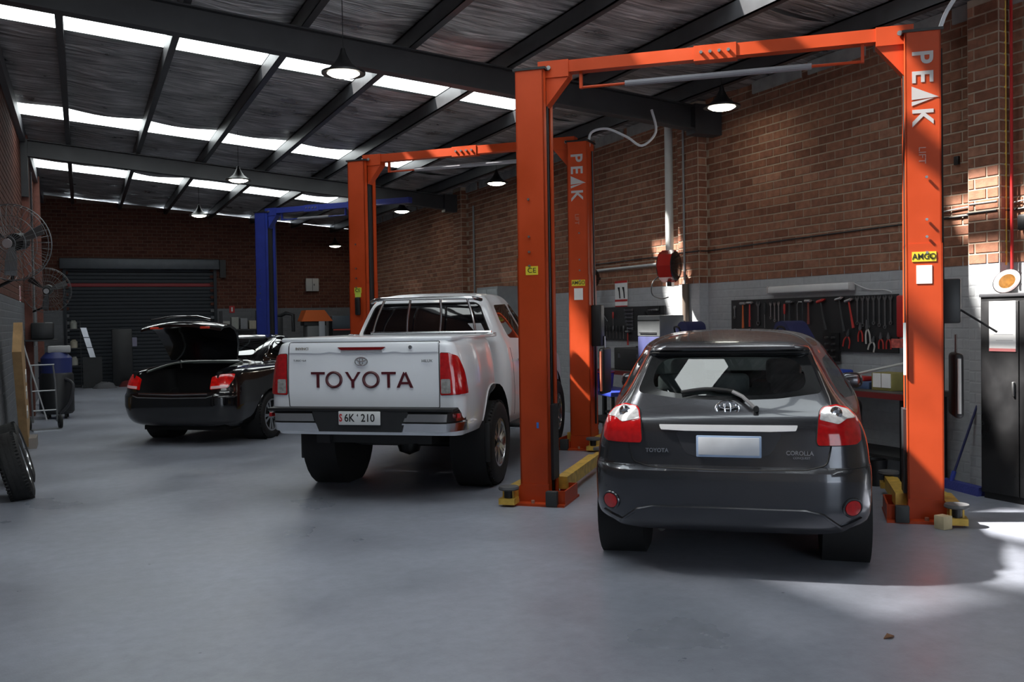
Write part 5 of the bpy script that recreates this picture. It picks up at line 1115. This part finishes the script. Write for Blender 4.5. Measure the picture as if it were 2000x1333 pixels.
# ================================================================ left wall
def fan(label, x, y, z, r, rz):
    t = thing('wall_fan', label, 'fan', (x, y, z), rz, 'wall fans'); cg = M('fan cage wire', (.16, .165, .17), .4, .6); tilt = Matrix.Rotation(R(8), 4, 'X')
    ft_ = lambda p: tuple(tilt @ Vector(p))
    for rr, yy in ((r, 0), (r * .97, -.05), (r * .72, -.085), (r * .45, -.10), (r * .2, -.11)): MB().tube([ft_((rr * math.cos(a), yy, rr * math.sin(a))) for a in np.linspace(0, 2 * PI, 40, endpoint=False)], .006 if rr == r else .003, 6, True).build('cage_ring', cg, t)
    for k in range(36):
        a = 2 * PI * k / 36; MB().tube([ft_((q_ * r * math.cos(a), y_, q_ * r * math.sin(a))) for q_, y_ in ((.15, -.11), (.45, -.10), (.72, -.085), (.97, -.05), (1, 0), (.9, .06), (.3, .10))], .0022, 4).build('cage_wire', cg, t)
    for k in range(3):
        a = 2 * PI * k / 3 + .4; vs = []
        for q_, w_, tw in ((.12, .10, .05), (.5, .20, .035), (.88, .22, .02)):
            for s_ in (-1, 1): b = a + s_ * w_ / max(q_, .3) * .6; vs.append(ft_((q_ * r * math.cos(b), s_ * tw, q_ * r * math.sin(b))))
        vs += [(p[0], p[1] + .004, p[2]) for p in vs]
        MB().add(vs, [(0, 1, 3, 2), (2, 3, 5, 4), (6, 8, 9, 7), (8, 10, 11, 9), (0, 6, 7, 1), (4, 5, 11, 10), (0, 2, 8, 6), (2, 4, 10, 8), (1, 7, 9, 3), (3, 9, 11, 5)], True).build('blade', M('fan blade', (.10, .10, .105), .35, .4), t)
    MB().cyl(ft_((0, -.115, 0)), ft_((0, -.10, 0)), .045, 18).build('badge', M('fan badge', (.45, .45, .47), .3, .6), t)
    MB().cyl(ft_((0, .06, 0)), ft_((0, .24, 0)), .085, 20).build('motor', black, t)
    return t
f1 = fan('large wall fan nearest on the left brick wall', -.60, 10.4, 2.42, .37, R(-18)); MB().tube([(-.05, .2, -.02), (-.10, .25, -.35), (-.27, .30, -.42)], .018, 8).build('bracket', black, f1)
f2 = fan('second wall fan farther along the left wall', -.55, 18.8, 2.24, .40, R(-5)); MB().tube([(0, .2, -.02), (-.1, .25, -.30), (-.34, .3, -.40)], .018, 8).build('bracket', black, f2)
ls = thing('safety_sign', 'red sign with a white letter L on the left wall', 'sign', (XL + .006, 17.5, 2.14), PI / 2); MB().bb(-.16, .16, -.005, .003, -.13, .13).build('board', whitep, ls); MB().bb(-.14, .14, -.007, -.005, -.115, .115).build('field', M('crimson', (.35, .01, .04), .5), ls); text_obj('L', 'letter', .26, whitep, ls, REARM(.02, -.008, 0), .001, 1.2, .01)
one('wall_notice', MB().bb(XL + .003, XL + .012, 12.2, 12.6, 1.55, 1.78), M('pale notice', (.30, .33, .34), .5), 'pale notice strip on the grey left wall', 'notice')
one('conduit', MB().cyl((XL + .03, 22.0, 1.2), (XL + .03, 22.0, 4.8), .02, 8), greyb, 'vertical conduit on the left wall near the end', 'conduit')
def loose_wheel(label, x, y, lean, rz):
    t = thing('loose_wheel', label, 'wheel', (x, y, 0), rz); w = wheel(t, 0, 0, .33, .21, .21, 1, 10, 'wheel_assembly')
    w.rotation_euler = (0, -lean, 0); return t
loose_wheel('alloy wheel with tyre leaning on the left wall in front', -.42, 9.95, R(15), R(2)); loose_wheel('second tyre behind the front alloy wheel', -.46, 10.95, R(16), R(1))
t = thing('cardboard_panel', 'tall brown cardboard panel leaning along the left wall', 'cardboard', (-.72, 14.1, 0))
rot = Matrix.Rotation(R(40), 3, 'X'); MB().box(rot @ Vector((0, 0, .86)), (.10, .55, 1.72), rot).build('panel', brownw, t)
for k, z in enumerate((.55, .8, 1.0)): p = rot @ Vector((.055, -.12 + .1 * k, z)); MB().box(p, (.012, .10, .14), rot).build('label', stick_w, t)
t.location.z = .16
MB().bb(-.16, .14, -.25, .25, -.16, -.02).build('foam_foot', M('grey foam block', (.25, .22, .2), .8), t)
hd = thing('hand_truck', 'folding hand truck with two wheels by the left wall', 'hand truck', (-.55, 16.3, 0), R(10)); al = M('aluminium tube', (.32, .33, .34), .35, .9)
for s_ in (-1, 1): MB().tube([(s_ * .17, 0, .12), (s_ * .17, .12, .75), (s_ * .15, .16, 1.0)], .014, 8).build('frame_tube', al, hd); MB().lathe([(.03, -.025), (.10, -.025), (.11, 0), (.10, .025), (.03, .025)], 20, Matrix.Translation((s_ * .22, .06, .11)) @ Matrix.Rotation(PI / 2, 4, 'Y'), closed=True).build('wheel', rubber, hd)
for z, yy in ((.3, .035), (.6, .09), (1.0, .16)): MB().cyl((-.17, yy, z), (.17, yy, z), .012, 8).build('cross_tube', al, hd)
MB().bb(-.2, .2, -.24, .02, .0, .02).build('toe_plate', al, hd)
one('push_broom', MB().cyl((-.80, 15.9, 1.32), (-.55, 16.9, .10), .012, 8), whitep, 'white pole leaning behind the hand truck', 'pole')
one('blue_pole', MB().cyl((-.84, 15.2, .0), (-.88, 15.3, 1.35), .02, 8), bluep, 'blue pole standing against the left wall', 'pole')
vb = thing('wet_vacuum', 'black and blue workshop vacuum with white tray on top by the left wall', 'vacuum cleaner', (-.42, 18.3, 0)); MB().lathe([(0, .08), (.24, .08), (.27, .12), (.27, .75), (.24, .80), (0, .80)], 24).build('tank', mdk, vb); MB().lathe([(.245, .78), (.25, 1.05), (.16, 1.15), (0, 1.16)], 24).build('motor_head', M('dull blue', (.02, .03, .14), .5), vb); MB().rbox((.05, 0, 1.2), (.36, .3, .12), .02).build('white_tray', M('dull white tray', (.40, .40, .41), .5), vb)
for a in range(4): MB().lathe([(0, -.02), (.045, -.02), (.045, .02), (0, .02)], 12, Matrix.Translation((.2 * math.cos(a * PI / 2 + .7), .2 * math.sin(a * PI / 2 + .7), .045)) @ Matrix.Rotation(PI / 2, 4, 'Y')).build('castor', rubber, vb)
MB().tube(crom([(.1, -.2, .7), (.25, -.3, .6), (.2, -.36, .3), (.05, -.34, .1)], 5, False), .03, 8).build('hose', M('vacuum hose', (.03, .03, .035), .5), vb)
ub = one('upper_bin', MB().rbox((-.64, 18.9, 1.52), (.36, .5, .30), .03), mdk, 'black bin on the shelf above the workshop vacuum', 'bin')
one('bracket_shelf', MB().bb(XL + .005, -.4, 18.5, 19.4, 1.34, 1.368), mdk, 'dark bracket shelf on the left wall above the vacuum', 'shelf')
bd = thing('blue_drum', 'tall dark blue drum beyond the vacuum by the left wall', 'drum', (-.5, 20.1, 0)); MB().lathe([(0, 0), (.27, 0), (.28, .03), (.27, .3), (.285, .32), (.27, .34), (.27, .6), (.285, .62), (.27, .64), (.27, .9), (0, .9)], 28).build('shell', M('drum blue', (.012, .02, .10), .4), bd); MB().lathe([(.26, .9), (.28, .91), (.28, .93), (.26, .93)], 28, closed=True).build('rim', black, bd)
one('yellow_level', MB().bb(-.42, -.36, 18.95, 19.0, .02, .80), yellow, 'upright yellow bar beside the workshop vacuum', 'bar')

# two upright navy bags on the bench, seen over the hatchback roof
for y, sg_, w in ((10.0, 1, 'left of the pier, seen over the hatchback roof'), (8.05, -1, 'before the hammers, seen over the hatchback roof')):
    t = thing('tool_bag', 'navy canvas bag standing on the bench ' + w, 'bag', (7.0, y, BT), -PI / 2, 'navy bags on the bench')
    P = [(-.17, 0), (.17, 0), (.18, .45), (.16, .64), (.06, .68), (-.02, .66), (-.18, .46)]
    MB().prism(rpoly(P if sg_ > 0 else mir(P), .06), -.14, .14, 'y').build('body', navy, t); MB().tube(crom([(-.06, -.15, .5), (-.05, -.19, .6), (.05, -.19, .6), (.06, -.15, .5)], 4, False), .012, 6).build('handle', black, t)
